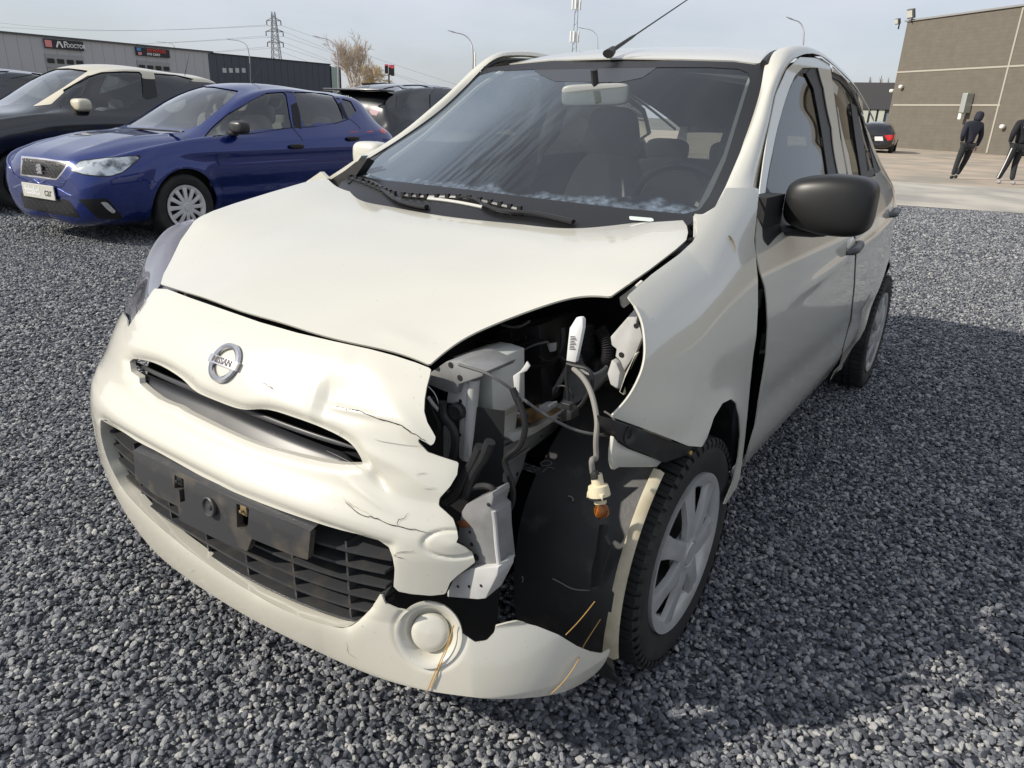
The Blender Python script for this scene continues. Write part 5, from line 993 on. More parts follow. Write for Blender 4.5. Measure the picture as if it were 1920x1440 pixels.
# dark car at the left edge and a pale one behind it
D3 = vehicle('dark_car', 'dark grey car at the left edge, behind the two-tone car', (-2.0, -11.8, .05), scale_st(ibiza, 1.02, 1.0, 1.10), mat('dark_blue_grey_paint', (.02, .024, .035), rough=.25, coat=1), [[(0, 160), (20, 145), (60, 134), (85, 134), (60, 150), (30, 160)]],
    [[(-80, 160), (-40, 140), (0, 133), (20, 133), (0, 140), (-30, 156)]], [(0, .33, .37), (-2.6, .33, .37)], [(0, .8), (-2.6, .8)], lin=False, cover=RIMD, wr=.33)
D4 = vehicle('silver_car', 'pale silver roofed car farthest left in the row', (-2.8, -15.2, .05), scale_st(ibiza, 1.02, 1.0, 1.16), mat('silver_paint', (.55, .56, .58), rough=.3, metal=.4, coat=1), [], [], [(0, .33, .37), (-2.6, .33, .37)], [(0, .8), (-2.6, .8)], lin=False, cover=RIMD, wr=.33)
# black SUV seen from its tail (heads away from the viewer)
suv = scale_st(ibiza, 1.08, 1.03, 1.0); suv = [(x, a+.05, b, c, d+.08, e, f*1.13, g*1.12, (h*1.135 if h > 1.0 else h*1.15), k) for x, a, b, c, d, e, f, g, h, k in suv]
suv[-6] = suv[-6][:7]+(.62, 1.50, .03); suv[-5] = suv[-5][:7]+(.62, 1.42, .03); suv[-4] = suv[-4][:7]+(.66, 1.26, .02); suv[-3] = suv[-3][:7]+(.60, 1.06, .01)
S4 = vehicle('black_suv', 'black SUV seen from behind with white lettering on its tailgate window', (-10.35, -7.75, math.pi+.03), suv, BLACKP,
    [[(686, 200), (702, 170), (722, 158), (742, 158), (743, 178), (743, 202), (715, 204)], [(752, 160), (780, 158), (800, 161), (806, 180), (808, 206), (780, 205), (752, 202)], [(816, 162), (842, 164), (856, 178), (850, 206), (820, 206)]], [], [(0, .34, .39), (-2.76, .34, .39)], [(0, .82), (0, -.82), (-2.76, .82), (-2.76, -.82)], cover=RIMD, wr=.34, gtint=(.18, .19, .2), spokes=5)
# rear screen, spoiler, lettering on the tailgate
mb = MB(); mb.box((-3.30, 0, 1.50), (.34, 1.22, .035), bev=.015); mb.build('spoiler', BLACKP, S4['e'], True)
skin(S4, 'rear_window', [(590, 158), (655, 158), (695, 160), (680, 178), (668, 188), (600, 186), (590, 180)], mat('dark_rear_glass', (.01, .011, .012), rough=.05))
p, n = near_pt(S4, (622, 164)); Mt = np.array([[0, 0, -1], [-1, 0, 0], [0, 1, 0]], float)@np.eye(3); textobj('window_lettering', 'autowereld.be', .085, Mt, (-3.44, .25, 1.38), mat('white_letters', (.8, .8, .8), rough=.6), S4['e'], bold=.002)
skin(S4, 'tail_light', [(690, 206), (700, 203), (712, 207), (706, 217), (697, 215)], mat('pale_tail_light', (.45, .30, .32), rough=.15, coat=1))
mb = MB(); mb.tube([(-2.6, .60, 1.615), (-1.9, .60, 1.645), (-1.3, .60, 1.63)], .016, n=6, sub=3); mb.build('roof_rail', SATIN, S4['e'], True)
# estate car by the hall
est = scale_st(ibiza, 1.12, 1.0, 1.0)
E5 = vehicle('black_estate_car', 'black estate car with red tail light parked against the brown hall', (-43.3, -6.1, math.pi+.10), est, BLACKP, [[(1682, 236), (1690, 234), (1699, 246), (1698, 250), (1686, 248)]], [], [(0, .31, .36), (-2.87, .31, .36)], [(0, .79), (0, -.79), (-2.87, .79), (-2.87, -.79)], lin=False, cover=RIMD)
skin(E5, 'rear_window', [(1645, 236), (1676, 236), (1678, 250), (1646, 250)], mat('dark_rear_glass_b', (.02, .022, .03), rough=.05)); skin(E5, 'tail_light', [(1658, 254), (1684, 252), (1686, 260), (1664, 264)], RED)
skin(E5, 'number_plate', [(1640, 256), (1655, 256), (1656, 264), (1640, 264)], mat('plate_white', (.7, .7, .7), rough=.5))
V, F = sq((-.9, 1.0, 1.0), (.08, .11, .08), e=.6); mesh('door_mirror', V, F, SATIN, E5['e'])
# ================================================================== GROUND
def gravel_mat(name, inst=True):
    m, t, b = nm(name); L = t.links.new; co = t.nodes.new('ShaderNodeTexCoord'); r = t.nodes.new('ShaderNodeValToRGB')
    el = r.color_ramp.elements; el[0].position = 0; el[0].color = (.05, .055, .068, 1); el[1].position = 1; el[1].color = (.42, .42, .40, 1)
    for p, c in ((.35, (.14, .15, .175, 1)), (.68, (.25, .26, .28, 1)), (.88, (.38, .385, .385, 1)), (.975, (.50, .49, .47, 1))): e = el.new(p); e.color = c
    if inst:
        oi = t.nodes.new('ShaderNodeObjectInfo'); n = t.nodes.new('ShaderNodeTexNoise'); n.inputs['Scale'].default_value = 2.3; n.inputs['Detail'].default_value = 6; n.inputs['Roughness'].default_value = .7
        L(co.outputs['Object'], n.inputs['Vector']); a = t.nodes.new('ShaderNodeMath'); a.operation = 'MULTIPLY_ADD'; L(n.outputs['Fac'], a.inputs[0]); a.inputs[1].default_value = .5; s = t.nodes.new('ShaderNodeMath'); s.operation = 'SUBTRACT'; L(oi.outputs['Random'], s.inputs[0]); s.inputs[1].default_value = .25; L(s.outputs[0], a.inputs[2]); L(a.outputs[0], r.inputs[0])
        bp = t.nodes.new('ShaderNodeBump'); bp.inputs['Strength'].default_value = .5; bp.inputs['Distance'].default_value = .12; L(n.outputs['Fac'], bp.inputs['Height']); L(bp.outputs[0], b.inputs['Normal'])
    else:
        v = t.nodes.new('ShaderNodeTexVoronoi'); v.inputs['Scale'].default_value = 48; v.inputs['Randomness'].default_value = 1; L(co.outputs['Object'], v.inputs['Vector']); sp = t.nodes.new('ShaderNodeSeparateColor'); L(v.outputs['Color'], sp.inputs[0]); L(sp.outputs[0], r.inputs[0])
        ms = t.nodes.new('ShaderNodeMath'); ms.operation = 'MULTIPLY'; ms.inputs[1].default_value = -1; L(v.outputs['Distance'], ms.inputs[0]); bp = t.nodes.new('ShaderNodeBump'); bp.inputs['Strength'].default_value = 1; bp.inputs['Distance'].default_value = .03; L(ms.outputs[0], bp.inputs['Height']); L(bp.outputs[0], b.inputs['Normal'])
    L(r.outputs[0], b.inputs['Base Color']); b.inputs['Roughness'].default_value = .68; b.inputs['Specular IOR Level'].default_value = .4
    return m
GM1 = gravel_mat('crushed_stone', True); GM2 = gravel_mat('gravel_bed', False)
def sheet(name, pts, z, m, kind='structure', **k): return mesh(name, [(x, y, z) for x, y in pts], [tuple(range(len(pts)))], m, None, smooth=False, kind=kind, **k)
sheet('ground', [(-1500, -1500), (900, -1500), (900, 1500), (-1500, 1500)], -.035, mat('distant_ground', (.16, .15, .13), rough=.9, noise=(.05, (.09, .095, .07), .4, .6)))
edge = lambda y: -12.73-.30*(y+.5)
sheet('gravel_bed', [(edge(-95), -95), (22, -95), (22, 40), (edge(40), 40)], -.006, GM2)
CONC = mat('mottled_concrete', (.42, .34, .26), rough=.85, noise=(.55, (.27, .245, .20), .38, .62), bump=(30, .2, .01))  # random darker patches mottle both concretes
CONC2 = mat('grey_concrete', (.44, .41, .355), rough=.85, noise=(.8, (.27, .26, .235), .4, .66), bump=(30, .2, .01))
sheet('concrete_yard', [(edge(-95)-.0, -95), (edge(40), 40), (-70, 60), (-80, -95)], -.004, CONC)
mid = lambda y: -19.2-.30*(y+.5)
sheet('concrete_strip', [(edge(-30), -30), (edge(40), 40), (mid(40), 40), (mid(-30), -30)], .0, CONC2)
# stones: a few real ones, scattered over the gravel as instances
def rock(seed):
    bm = bmesh.new(); bmesh.ops.create_icosphere(bm, subdivisions=1, radius=1); rg = np.random.default_rng(seed)
    pl_ = [(v/np.linalg.norm(v), rg.uniform(.55, .88)) for v in rg.normal(0, 1, (14, 3))]
    sc = np.array([1.0, rg.uniform(.6, .85), rg.uniform(.42, .62)])
    bmesh.ops.subdivide_edges(bm, edges=bm.edges[:], cuts=1, use_grid_fill=True)
    for v in bm.verts:
        p = np.array(v.co[:]); p /= np.linalg.norm(p); p = p*(1+rg.normal(0, .03))
        for n, d in pl_:
            k = p@n
            if k > d: p = p-n*(k-d)*.9
        v.co = Vector(p*sc)
    bmesh.ops.decimate if 0 else None
    me = bpy.data.meshes.new('stone'); bm.to_mesh(me); bm.free(); me.materials.append(GM1); return me
def scatter_zone(name, x0, x1, y0, y1, dens, size, seed, z, hole=None, cells=None):
    nx, ny = max(int((x1-x0)/.5), 1), max(int((y1-y0)/.5), 1); V = []; F = []
    X = np.linspace(x0, x1, nx+1); Y = np.linspace(y0, y1, ny+1)
    for i in range(nx+1):
        for j in range(ny+1): V.append((X[i], Y[j], z))
    for i in range(nx):
        for j in range(ny):
            cx, cy = (X[i]+X[i+1])/2, (Y[j]+Y[j+1])/2
            if hole and hole(cx, cy): continue
            F.append((i*(ny+1)+j, (i+1)*(ny+1)+j, (i+1)*(ny+1)+j+1, i*(ny+1)+j+1))
    return V, F
ROCKS = []
gravel = mesh('gravel', [(0, 0, -.5), (.01, 0, -.5), (0, .01, -.5)], [(0, 1, 2)], GM1, None, smooth=False, kind='stuff', label='loose dark grey crushed stone covering the yard')
for i in range(9):
    o = link('stone', rock(40+i), None, gravel); o.scale = (.012,)*3; o.location = (1.05+.013*i, .10+.05*i, .003); ROCKS.append(o)
def gn_scatter(o, dens, smin, smax, seed):
    ng = bpy.data.node_groups.new('scatter', 'GeometryNodeTree'); ng.interface.new_socket('Geometry', in_out='INPUT', socket_type='NodeSocketGeometry'); ng.interface.new_socket('Geometry', in_out='OUTPUT', socket_type='NodeSocketGeometry')
    N = ng.nodes.new; L = ng.links.new; gi = N('NodeGroupInput'); go = N('NodeGroupOutput'); dp = N('GeometryNodeDistributePointsOnFaces'); dp.inputs['Density'].default_value = dens; dp.inputs['Seed'].default_value = seed; L(gi.outputs[0], dp.inputs['Mesh'])
    j0 = N('GeometryNodeGeometryToInstance')
    for r_ in ROCKS:
        oi = N('GeometryNodeObjectInfo'); oi.inputs['Object'].default_value = r_; oi.transform_space = 'ORIGINAL'; oi.inputs['As Instance'].default_value = True; L(oi.outputs['Geometry'], j0.inputs[0])
    ip = N('GeometryNodeInstanceOnPoints'); ip.inputs['Pick Instance'].default_value = True; L(dp.outputs['Points'], ip.inputs['Points']); L(j0.outputs[0], ip.inputs['Instance'])
    def rnd(typ, a, b, s):
        r = N('FunctionNodeRandomValue'); r.data_type = typ; k = {'FLOAT_VECTOR': (0, 1, 0), 'FLOAT': (2, 3, 1), 'INT': (4, 5, 2)}[typ]; r.inputs[k[0]].default_value = a; r.inputs[k[1]].default_value = b; r.inputs['Seed'].default_value = s; return r.outputs[k[2]]
    L(rnd('INT', 0, 8, seed+1), ip.inputs['Instance Index'])
    L(rnd('FLOAT_VECTOR', (-.7, -.7, 0), (.7, .7, 6.283), seed+2), ip.inputs['Rotation'])
    sq1 = rnd('FLOAT', 0, 1, seed+3); pw = N('ShaderNodeMath'); pw.operation = 'POWER'; pw.inputs[1].default_value = 2.0; L(sq1, pw.inputs[0]); ma = N('ShaderNodeMath'); ma.operation = 'MULTIPLY_ADD'; ma.inputs[1].default_value = smax-smin; ma.inputs[2].default_value = smin; L(pw.outputs[0], ma.inputs[0]); L(ma.outputs[0], ip.inputs['Scale'])
    mt_ = N('GeometryNodeTranslateInstances'); L(ip.outputs[0], mt_.inputs[0]); L(rnd('FLOAT_VECTOR', (0, 0, -.002), (0, 0, .007), seed+4), mt_.inputs['Translation']); mt_.inputs['Local Space'].default_value = False
    L(mt_.outputs[0], go.inputs[0]); md = o.modifiers.new('scatter', 'NODES'); md.node_group = ng
def in_view(cx, cy, m=260):
    p = proj(np.array([cx, cy, 0.])); d = (np.array([cx, cy, 0])-CC)@CF; return d > .2 and -m < p[0] < 1920+m and p[1] > 150 and p[1] < 1440+m*1.6
under = lambda x, y: -2.7 < x < .2 and -.55 < y < .45
Vz, Fz = scatter_zone('a', -3.5, 2.0, -3.5, 3.0, 1, 1, 1, 0, lambda x, y: under(x, y) or not in_view(x, y, 420) or math.hypot(x-CC[0], y-CC[1]) > 3.9)
g1 = mesh('stone_scatter', Vz, Fz, GM1, gravel, smooth=False, kind='stuff'); gn_scatter(g1, 9500, .0060, .0148, 11)
Vz, Fz = scatter_zone('b', -12.5, 2.5, -9.5, 6.5, 1, 1, 1, 0, lambda x, y: under(x, y) or not in_view(x, y, 160) or math.hypot(x-CC[0], y-CC[1]) <= 3.9 or math.hypot(x-CC[0], y-CC[1]) > 8.5 or (x < -2.6 and y < -5.2) or x < edge(y)+.3)
g2 = mesh('stone_scatter', Vz, Fz, GM1, gravel, smooth=False, kind='stuff'); gn_scatter(g2, 4200, .008, .0175, 31)
Vz, Fz = scatter_zone('c', -14.5, 2.5, -9.5, 8.5, 1, 1, 1, 0, lambda x, y: not in_view(x, y, 60) or math.hypot(x-CC[0], y-CC[1]) <= 8.5 or (x < -2.6 and y < -5.2) or (y < -3 and x < -3.5) or x < edge(y)+.35)
g3 = mesh('stone_scatter', Vz, Fz, GM1, gravel, smooth=False, kind='stuff'); gn_scatter(g3, 1500, .014, .024, 51)
# ================================================================== BROWN HALL on the right
HU = np.array([.6341, .7733, 0]); HL_ = np.array([-53.3, -7.1, 0]); HN_ = np.array([HU[1], -HU[0], 0])
HALLM = mat('brown_washed_brick', (.125, .112, .090), rough=.9, noise=(2.2, (.155, .142, .118), .35, .7), bump=(18, .5, .02))
t = HALLM.node_tree; b = t.nodes['Principled BSDF']; br = t.nodes.new('ShaderNodeTexBrick'); br.inputs['Scale'].default_value = 1; br.inputs['Brick Width'].default_value = .6; br.inputs['Row Height'].default_value = .2; br.inputs['Mortar Size'].default_value = .012; br.inputs['Color1'].default_value = (.125, .112, .092, 1); br.inputs['Color2'].default_value = (.140, .126, .104, 1); br.inputs['Mortar'].default_value = (.105, .096, .08, 1)
co = t.nodes.new('ShaderNodeTexCoord'); mp = t.nodes.new('ShaderNodeMapping'); mp.inputs['Rotation'].default_value = (R_(90), 0, 0); t.links.new(co.outputs['Object'], mp.inputs[0]); t.links.new(mp.outputs[0], br.inputs['Vector']); mx2 = t.nodes.new('ShaderNodeMix'); mx2.data_type = 'RGBA'; mx2.inputs[0].default_value = .5; src = b.inputs['Base Color'].links[0].from_socket; t.links.new(br.outputs['Color'], mx2.inputs[6]); t.links.new(src, mx2.inputs[7]); t.links.new(mx2.outputs[2], b.inputs['Base Color'])
hall = empty('brown_hall', tuple(HL_), math.atan2(HU[1], HU[0]), label='tall brown-grey brick hall with pale joints behind the walking people', cat='building')
mb = MB(); mb.box((4.3, 9.0, 3.7), (9.8, 18, 7.4)); mb.box((49.5, 9.0, 3.7), (70, 18, 7.4)); mb.box((11.85, 9, 6.3), (5.3, 18, 2.2)); mb.build('wall', HALLM, hall)
mb = MB(); mb.box((42, 9, 7.45), (85.5, 18.2, .10)); mb.build('roof_edge', mat('grey_coping', (.25, .25, .25), rough=.5), hall)
JM = mat('pale_joint', (.36, .34, .29), rough=.8)
for (x, y, z, a, h) in [(4.2, -.012, 4.50, 9.7, .09), (3.6, -.012, 2.55, 7.9, .09), (7.45, -.014, 3.7, .10, 7.3), (20, -.012, 4.50, 12, .09)]:
    mb = MB(); mb.box((x, y, z), (a, .03, h)); mb.build('joint', JM, hall)
mb = MB(); mb.box((11.85, .6, 2.6), (5.3, .1, 5.2)); mb.build('gate', mat('dark_gate', (.02, .022, .028), rough=.4), hall)
for x in (9.3, 14.4): mb = MB(); mb.box((x, -.02, 2.6), (.12, .1, 5.2)); mb.build('gate_frame', mat('gate_frame_%d' % x, (.10, .11, .12), rough=.5), hall)
WHM = mat('white_housing', (.72, .72, .68), rough=.4)
def hloc(u, z, off=-.15): return HL_+HU*u-HN_*0+np.array([0, 0, z])+HN_*(-off)
for (u, z, lb) in [(.15, 3.62, 'small white dome camera on the brown hall near its left corner'), (8.15, 1.45, 'small white lamp low on the brown hall beside the right person')]:
    e = empty('wall_camera', tuple(hloc(u, z, -.0)), math.atan2(HU[1], HU[0]), label=lb, cat='camera' if z > 3 else 'lamp'); V, F = sq((0, -.16, 0), (.13, .13, .12), e=.8); mesh('housing', V, F, WHM, e); mb = MB(); mb.box((0, -.03, .0), (.12, .08, .10)); mb.build('bracket', WHM, e)
e = empty('corner_camera', tuple(hloc(-.75, 3.4, 0)), 0, label='white camera on the far left corner of the brown hall', cat='camera'); V, F = sq((0, 0, 0), (.14, .14, .11), e=.8); mesh('housing', V, F, WHM, e)
e = empty('flue_box', tuple(hloc(5.55, 2.55, 0)), math.atan2(HU[1], HU[0]), label='tall grey metal flue box on the brown hall above the hooded person', cat='flue'); mb = MB(); mb.box((0, -.28, .10), (.34, .5, 1.05), bev=.03); mb.build('housing', mat('galvanised_box', (.42, .44, .42), rough=.4, metal=.5), e); mb = MB(); mb.box((-.12, -.3, -.62), (.22, .3, .35), bev=.04); mb.build('bend', WHM, e)
for u, dz, sc, lb in [(-.15, 7.62, 1.0, 'larger floodlight on the roof corner of the brown hall'), (-1.15, 7.35, .62, 'smaller floodlight left of the roof corner of the brown hall')]:
    e = empty('floodlight', tuple(hloc(u, dz, .0)), math.atan2(HU[1], HU[0]), label=lb, cat='floodlight'); mb = MB(); mb.box((0, -.25, .18*sc), (.55*sc, .18, .55*sc), Matrix.Rotation(.3, 3, 'X'), bev=.04); mb.build('lamp_head', mat('flood_body_%d' % int(dz*10), (.10, .10, .10), rough=.4), e); mb = MB(); mb.box((0, -.36, .15*sc), (.42*sc, .02, .40*sc), Matrix.Rotation(.3, 3, 'X')); mb.build('lamp_glass', mat('flood_glass_%d' % int(dz*10), (.5, .5, .45), rough=.2), e); mb = MB(); mb.box((0, -.1, -.15), (.06, .06, .35)); mb.build('bracket', SATIN, e)
# low dark unit and poplars left of the hall
LOW = mat('dark_cladding', (.045, .045, .050), rough=.6)
def wbox(name, a, b, depth, z0, z1, m, parent=None, **k):
    a = np.array(a, float); b = np.array(b, float); d = b-a; d /= np.linalg.norm(d); n = np.array([-d[1], d[0]]); n *= -np.sign(n@(CC[:2]-a)); V = [(*p, z) for z in (z0, z1) for p in (a, b, b+n*depth, a+n*depth)]
    return mesh(name, V, [(0, 1, 2, 3), (4, 5, 6, 7), (0, 1, 5, 4), (1, 2, 6, 5), (2, 3, 7, 6), (3, 0, 4, 7)], m, parent, smooth=False, **k)
lb = empty('low_unit', (0, 0, 0), label='low dark clad unit between the cream car and the brown hall', cat='building')
pa_ = on(1560, 240, 'x', -85)[:2]; pb_ = on(1690, 240, 'x', -85)[:2]; zt_ = on(1635, 155, 'x', -85)[2]; zm_ = on(1640, 205, 'x', -85)[2]
wbox('wall', pa_, pb_, 12, 0, zm_, mat('grey_base', (.15, .17, .20), rough=.6), lb); wbox('fascia_band', pa_+[.4, 0], pb_+[.4, 0], 12, zm_, zt_, LOW, lb)
for px in (1622, 1637, 1652): q = on(px, 218, 'x', -84.9); mb = MB(); mb.box(q+[.1, 0, 0], (.06, .55, 1.3)); mb.build('window', mat('bright_pane_%d' % px, (.42, .44, .38), rough=.2), lb)
TRK = mat('bark', (.12, .10, .08), rough=.9); BARE = mat('bare_twigs', (.46, .40, .34), rough=.9)
def poplar(px, top, base, X, lab):
    q = on(px, base, 'x', X); h = on(px, top, 'x', X)[2]; o = empty('poplar_tree', (q[0], q[1], 0), label=lab, cat='tree', group='poplars'); mb = MB(); mb.tube([(0, 0, 0), (0, 0, h*.95)], [.35, .05], n=6); mb.build('trunk', TRK, o); mb = MB(); rg = np.random.default_rng(int(px))
    for i in range(90):
        a = rg.uniform(0, 6.28); z = h*rg.uniform(.12, .85); l = h*.16*(1-abs(z/h-.45)); mb.tube([(0, 0, z), (math.cos(a)*l*.35, math.sin(a)*l*.35, z+l)], [.05, .015], n=3, cap=False)
    mb.build('crown', BARE, o, kind='stuff')
for i, (px, tp) in enumerate([(1612, 138), (1632, 136), (1646, 140), (1664, 146)]): poplar(px, tp, 250, -170, ['bare poplar farthest left behind the low dark unit', 'second bare poplar behind the low dark unit', 'third bare poplar behind the low dark unit', 'bare poplar nearest the brown hall'][i])
# ================================================================== GREY HALL on the left
GY = -79.0
def gp(px, py, dy=0): return on(px, py, 'y', GY+dy)
def ribbed(name, c1, c2, sc):
    m, t, b = nm(name); co = t.nodes.new('ShaderNodeTexCoord'); w = t.nodes.new('ShaderNodeTexWave'); w.wave_type = 'BANDS'; w.bands_direction = 'X'; w.inputs['Scale'].default_value = sc; r = t.nodes.new('ShaderNodeValToRGB'); r.color_ramp.elements[0].position = .0; r.color_ramp.elements[1].position = .12; r.color_ramp.elements[0].color = (*c1, 1); r.color_ramp.elements[1].color = (*c2, 1)
    t.links.new(co.outputs['Object'], w.inputs['Vector']); t.links.new(w.outputs['Fac'], r.inputs[0]); t.links.new(r.outputs[0], b.inputs['Base Color']); b.inputs['Roughness'].default_value = .55; return m
gh = empty('grey_hall', (0, 0, 0), label='long grey metal-clad workshop hall with two shop signs and roller doors', cat='building')
x_r = gp(396, 97)[0]; x_l = gp(-400, 30)[0]+25; zt1 = 6.55
for i, xa in enumerate(np.arange(x_r, 10, 1.12)):
    mb = MB(); mb.box((xa+.56, GY-.05, 3.2), (1.10, .12, 6.5)); mb.build('wall_panel', mat('grey_wall_cladding', (.36, .37, .39), rough=.5) if i == 0 else bpy.data.materials['grey_wall_cladding'], gh)
mb = MB(); mb.box(((x_r+10)/2, GY-10, 3.2), (10-x_r, 19.8, 6.4)); mb.build('hall_core', mat('hall_core', (.13, .135, .15), rough=.6), gh)
mb = MB(); mb.box(((x_r+10)/2, GY-10, 6.5), (10-x_r+.3, 20.4, .16)); mb.build('roof_edge', mat('dark_roof_edge', (.05, .055, .06), rough=.5), gh)
def sign(name, p0, p1, lab, logo):
    a = gp(*p0); b_ = gp(*p1); x0, x1 = a[0], b_[0]; z0, z1 = b_[2], a[2]; o = empty(name, ((x0+x1)/2, GY+.16, (z0+z1)/2), math.pi, label=lab, cat='sign'); w, h = abs(x1-x0), abs(z1-z0)
    mb = MB(); mb.box((0, 0, 0), (w, .12, h)); mb.build('board', mat(name+'_board', (.012, .014, .022), rough=.4), o); return o, w, h
SM = np.array([[1, 0, 0], [0, 0, -1], [0, 1, 0]], float)
s1, w, h = sign('shop_sign', (80, 72), (156, 96), 'black shop sign reading AP DOCTOR above a grey roller door', 0)
# the board faces +y: local x runs to the viewer's right once turned by 180 degrees
PINK = mat('pink_square', (.62, .22, .22), rough=.5); WHT = mat('sign_white', (.7, .7, .7), rough=.5); REDL = mat('sign_red', (.62, .05, .02), rough=.5); BLU = mat('sign_blue', (.05, .22, .5), rough=.5)
def stext(o, s, size, x, z, m, bold=.01, xs=1): textobj('lettering', s, size, SM, (x, -.08, z), m, o, bold=bold, xs=xs)
mb = MB(); mb.box((-w*.41, -.08, 0), (w*.17, .03, h*.72)); mb.build('number_square', PINK, s1); stext(s1, '3', h*.6, -w*.41, 0, REDL); o_ = s1
mb = MB(); [mb.box((-w*.13+dx, -.08, 0), (.14, .03, h*.72), Matrix.Rotation(an_, 3, 'Y')) for dx, an_ in ((-.18, .42), (.14, -.42))]; mb.build('logo_stroke', WHT, s1, kind='stuff'); stext(s1, 'P', h*.95, -w*.0+.1, 0, WHT); stext(s1, 'DOCTOR', h*.58, w*.30, -.05, WHT, xs=.85)
s2, w, h = sign('shop_sign', (252, 88), (317, 109), 'black shop sign with red KM MOTORS lettering, right of the other sign', 0)
mb = MB(); mb.box((-w*.42, -.08, h*.25), (w*.12, .03, h*.38)); mb.build('blue_square', BLU, s2); mb = MB(); mb.box((-w*.40, -.08, -h*.25), (w*.10, .03, h*.34)); mb.build('number_square', PINK, s2); stext(s2, 'KM MOTORS', h*.56, w*.10, h*.20, REDL, xs=.8); stext(s2, "HYS CAR'S", h*.38, 0, -h*.24, WHT)
def rollerdoor(p0, p1, lab, n=4):
    a = gp(*p0); b_ = gp(*p1); o = empty('roller_door', ((a[0]+b_[0])/2, GY+.06, 0), math.pi, label=lab, cat='door'); w = abs(a[0]-b_[0]); top = a[2]
    for k in range(8): mb = MB(); hh = top/8; mb.box((0, .0, hh*(k+.5)), (w, .07, hh*.94)); mb.build('door_panel', mat('door_grey', (.27, .275, .29), rough=.5) if 'door_grey' not in bpy.data.materials else bpy.data.materials['door_grey'], o)
    for k in range(n):
        mb = MB(); mb.box(((k-(n-1)/2)*w/n, -.05, top-.62), (w/n*.72, .04, .42)); mb.build('door_window', SATIN, o)
rollerdoor((83, 100), (157, 117), 'grey roller door with four small windows under the AP DOCTOR sign'); rollerdoor((256, 113), (318, 125), 'grey roller door with small windows under the red lettered sign')
dh = empty('dark_hall', (0, 0, 0), label='dark blue-grey clad hall adjoining the grey workshop on its right', cat='building'); xd = gp(618, 121)[0]
for i, xa in enumerate(np.arange(xd, x_r-.3, 1.0)):
    mb = MB(); mb.box((xa+.5, GY, 3.15), (.97, .12, 6.35)); mb.build('wall_panel', mat('dark_wall_cladding', (.050, .058, .080), rough=.5) if i == 0 else bpy.data.materials['dark_wall_cladding'], dh)
mb = MB(); mb.box(((xd+x_r)/2, GY-10, 3.15), (x_r-xd, 19.8, 6.2)); mb.build('hall_core', LOW, dh); mb = MB(); mb.box(((xd+x_r)/2, GY-10, 6.38), (x_r-xd+.2, 20.3, .12)); mb.build('roof_edge', SATIN, dh)
a = gp(612, 125); mb = MB(); mb.box((xd-.9, GY-3, 3.1), (1.8, 6, 6.0)); mb.build('glass_corner', mat('greenish_glass', (.28, .36, .32), rough=.15), dh); 
for dx in (-.1, -1.75): mb = MB(); mb.box((xd+dx, GY+.04, 3.1), (.14, .14, 6.2)); mb.build('corner_post', SATIN, dh)
for px in (420, 432, 444, 456): q = gp(px, 132); mb = MB(); mb.box((q[0], GY+.08, q[2]), (.5, .04, .5)); mb.build('door_window', mat('bright_small_pane', (.42, .45, .46), rough=.2) if 'bright_small_pane' not in bpy.data.materials else bpy.data.materials['bright_small_pane'], dh)
q0 = on(290, 85, 'y', -100); q1 = on(395, 96, 'y', -100); tb = wbox('tan_hall', (q0[0], -100), (q1[0], -100), 14, 0, q0[2]-.1, mat('tan_wall', (.20, .175, .14), rough=.8), label='tan block rising behind the grey workshop roof', cat='building')
# ================================================================== SKYLINE
STEEL = mat('galvanised_steel', (.30, .31, .33), rough=.5, metal=.3)
def mast_base(px, py, dist): p = at(px, py, dist); return np.array([p[0], p[1], 0.]), p[2]
pb, hz_ = mast_base(512, 22, 230); py_ = empty('pylon', tuple(pb), math.atan2(CR[1], CR[0]), label='steel lattice power pylon with three pairs of cross arms', cat='pylon')
H_ = hz_; mb = MB(); w0 = 3.2
def leg(k, z): s_ = w0*(1-z/H_)**.9*.5+.45; return np.array([(-1, -1), (1, -1), (1, 1), (-1, 1)][k])*s_
for k in range(4): pts = [(*leg(k, z), z) for z in np.linspace(0, H_, 10)]; mb.tube(pts, .13, n=4)
zz = np.linspace(0, H_*.98, 16)
for i in range(15):
    for k in range(4): mb.tube([(*leg(k, zz[i]), zz[i]), (*leg((k+1) % 4, zz[i+1]), zz[i+1])], .08, n=3); mb.tube([(*leg((k+1) % 4, zz[i]), zz[i]), (*leg(k, zz[i+1]), zz[i+1])], .08, n=3)
mb.build('lattice_mast', STEEL, py_)
ARM = []
for pyy, hw in ((38, 11.5), (58, 14), (78, 13)):
    z = at(512, pyy, 230)[2]; w = hw*230/FF*1.15; mb = MB(); mb.tube([(-w, 0, z), (0, 0, z+1.1), (w, 0, z)], .13, n=4); mb.tube([(-w, 0, z), (w, 0, z)], .11, n=4); mb.build('cross_arm', STEEL, py_); ARM.append((z, w))
    for s_ in (-1, 1): mb = MB(); mb.tube([(s_*w, 0, z), (s_*w, 0, z-1.3)], .16, n=5); mb.build('insulator', SATIN, py_)
WIR = mat('cable_grey', (.16, .165, .18), rough=.6); Mr = Matrix.Rotation(math.atan2(CR[1], CR[0]), 3, 'Z')
for i, (z, w) in enumerate(ARM):
    for s_ in (-1, 1):
        c0 = pb+np.array(Mr@Vector((s_*w, 0, z-1.3)))
        for lab, e0 in (('left', at(-250-70*s_, [28, 62, 96][i]-8, 235)), ('right', at(1180+60*s_, [250, 262, 275][i], 330))):
            m_ = (c0+e0)/2-np.array([0, 0, 3.5]); mb = MB(); mb.tube([c0, m_, e0], .035, n=3, sub=10); mb.build('power_line', WIR, None, label='power line running %s from the pylon, %s arm, %s side' % (lab, ['top', 'middle', 'bottom'][i], 'near' if s_ > 0 else 'far'), cat='cable', group='power lines at the pylon')
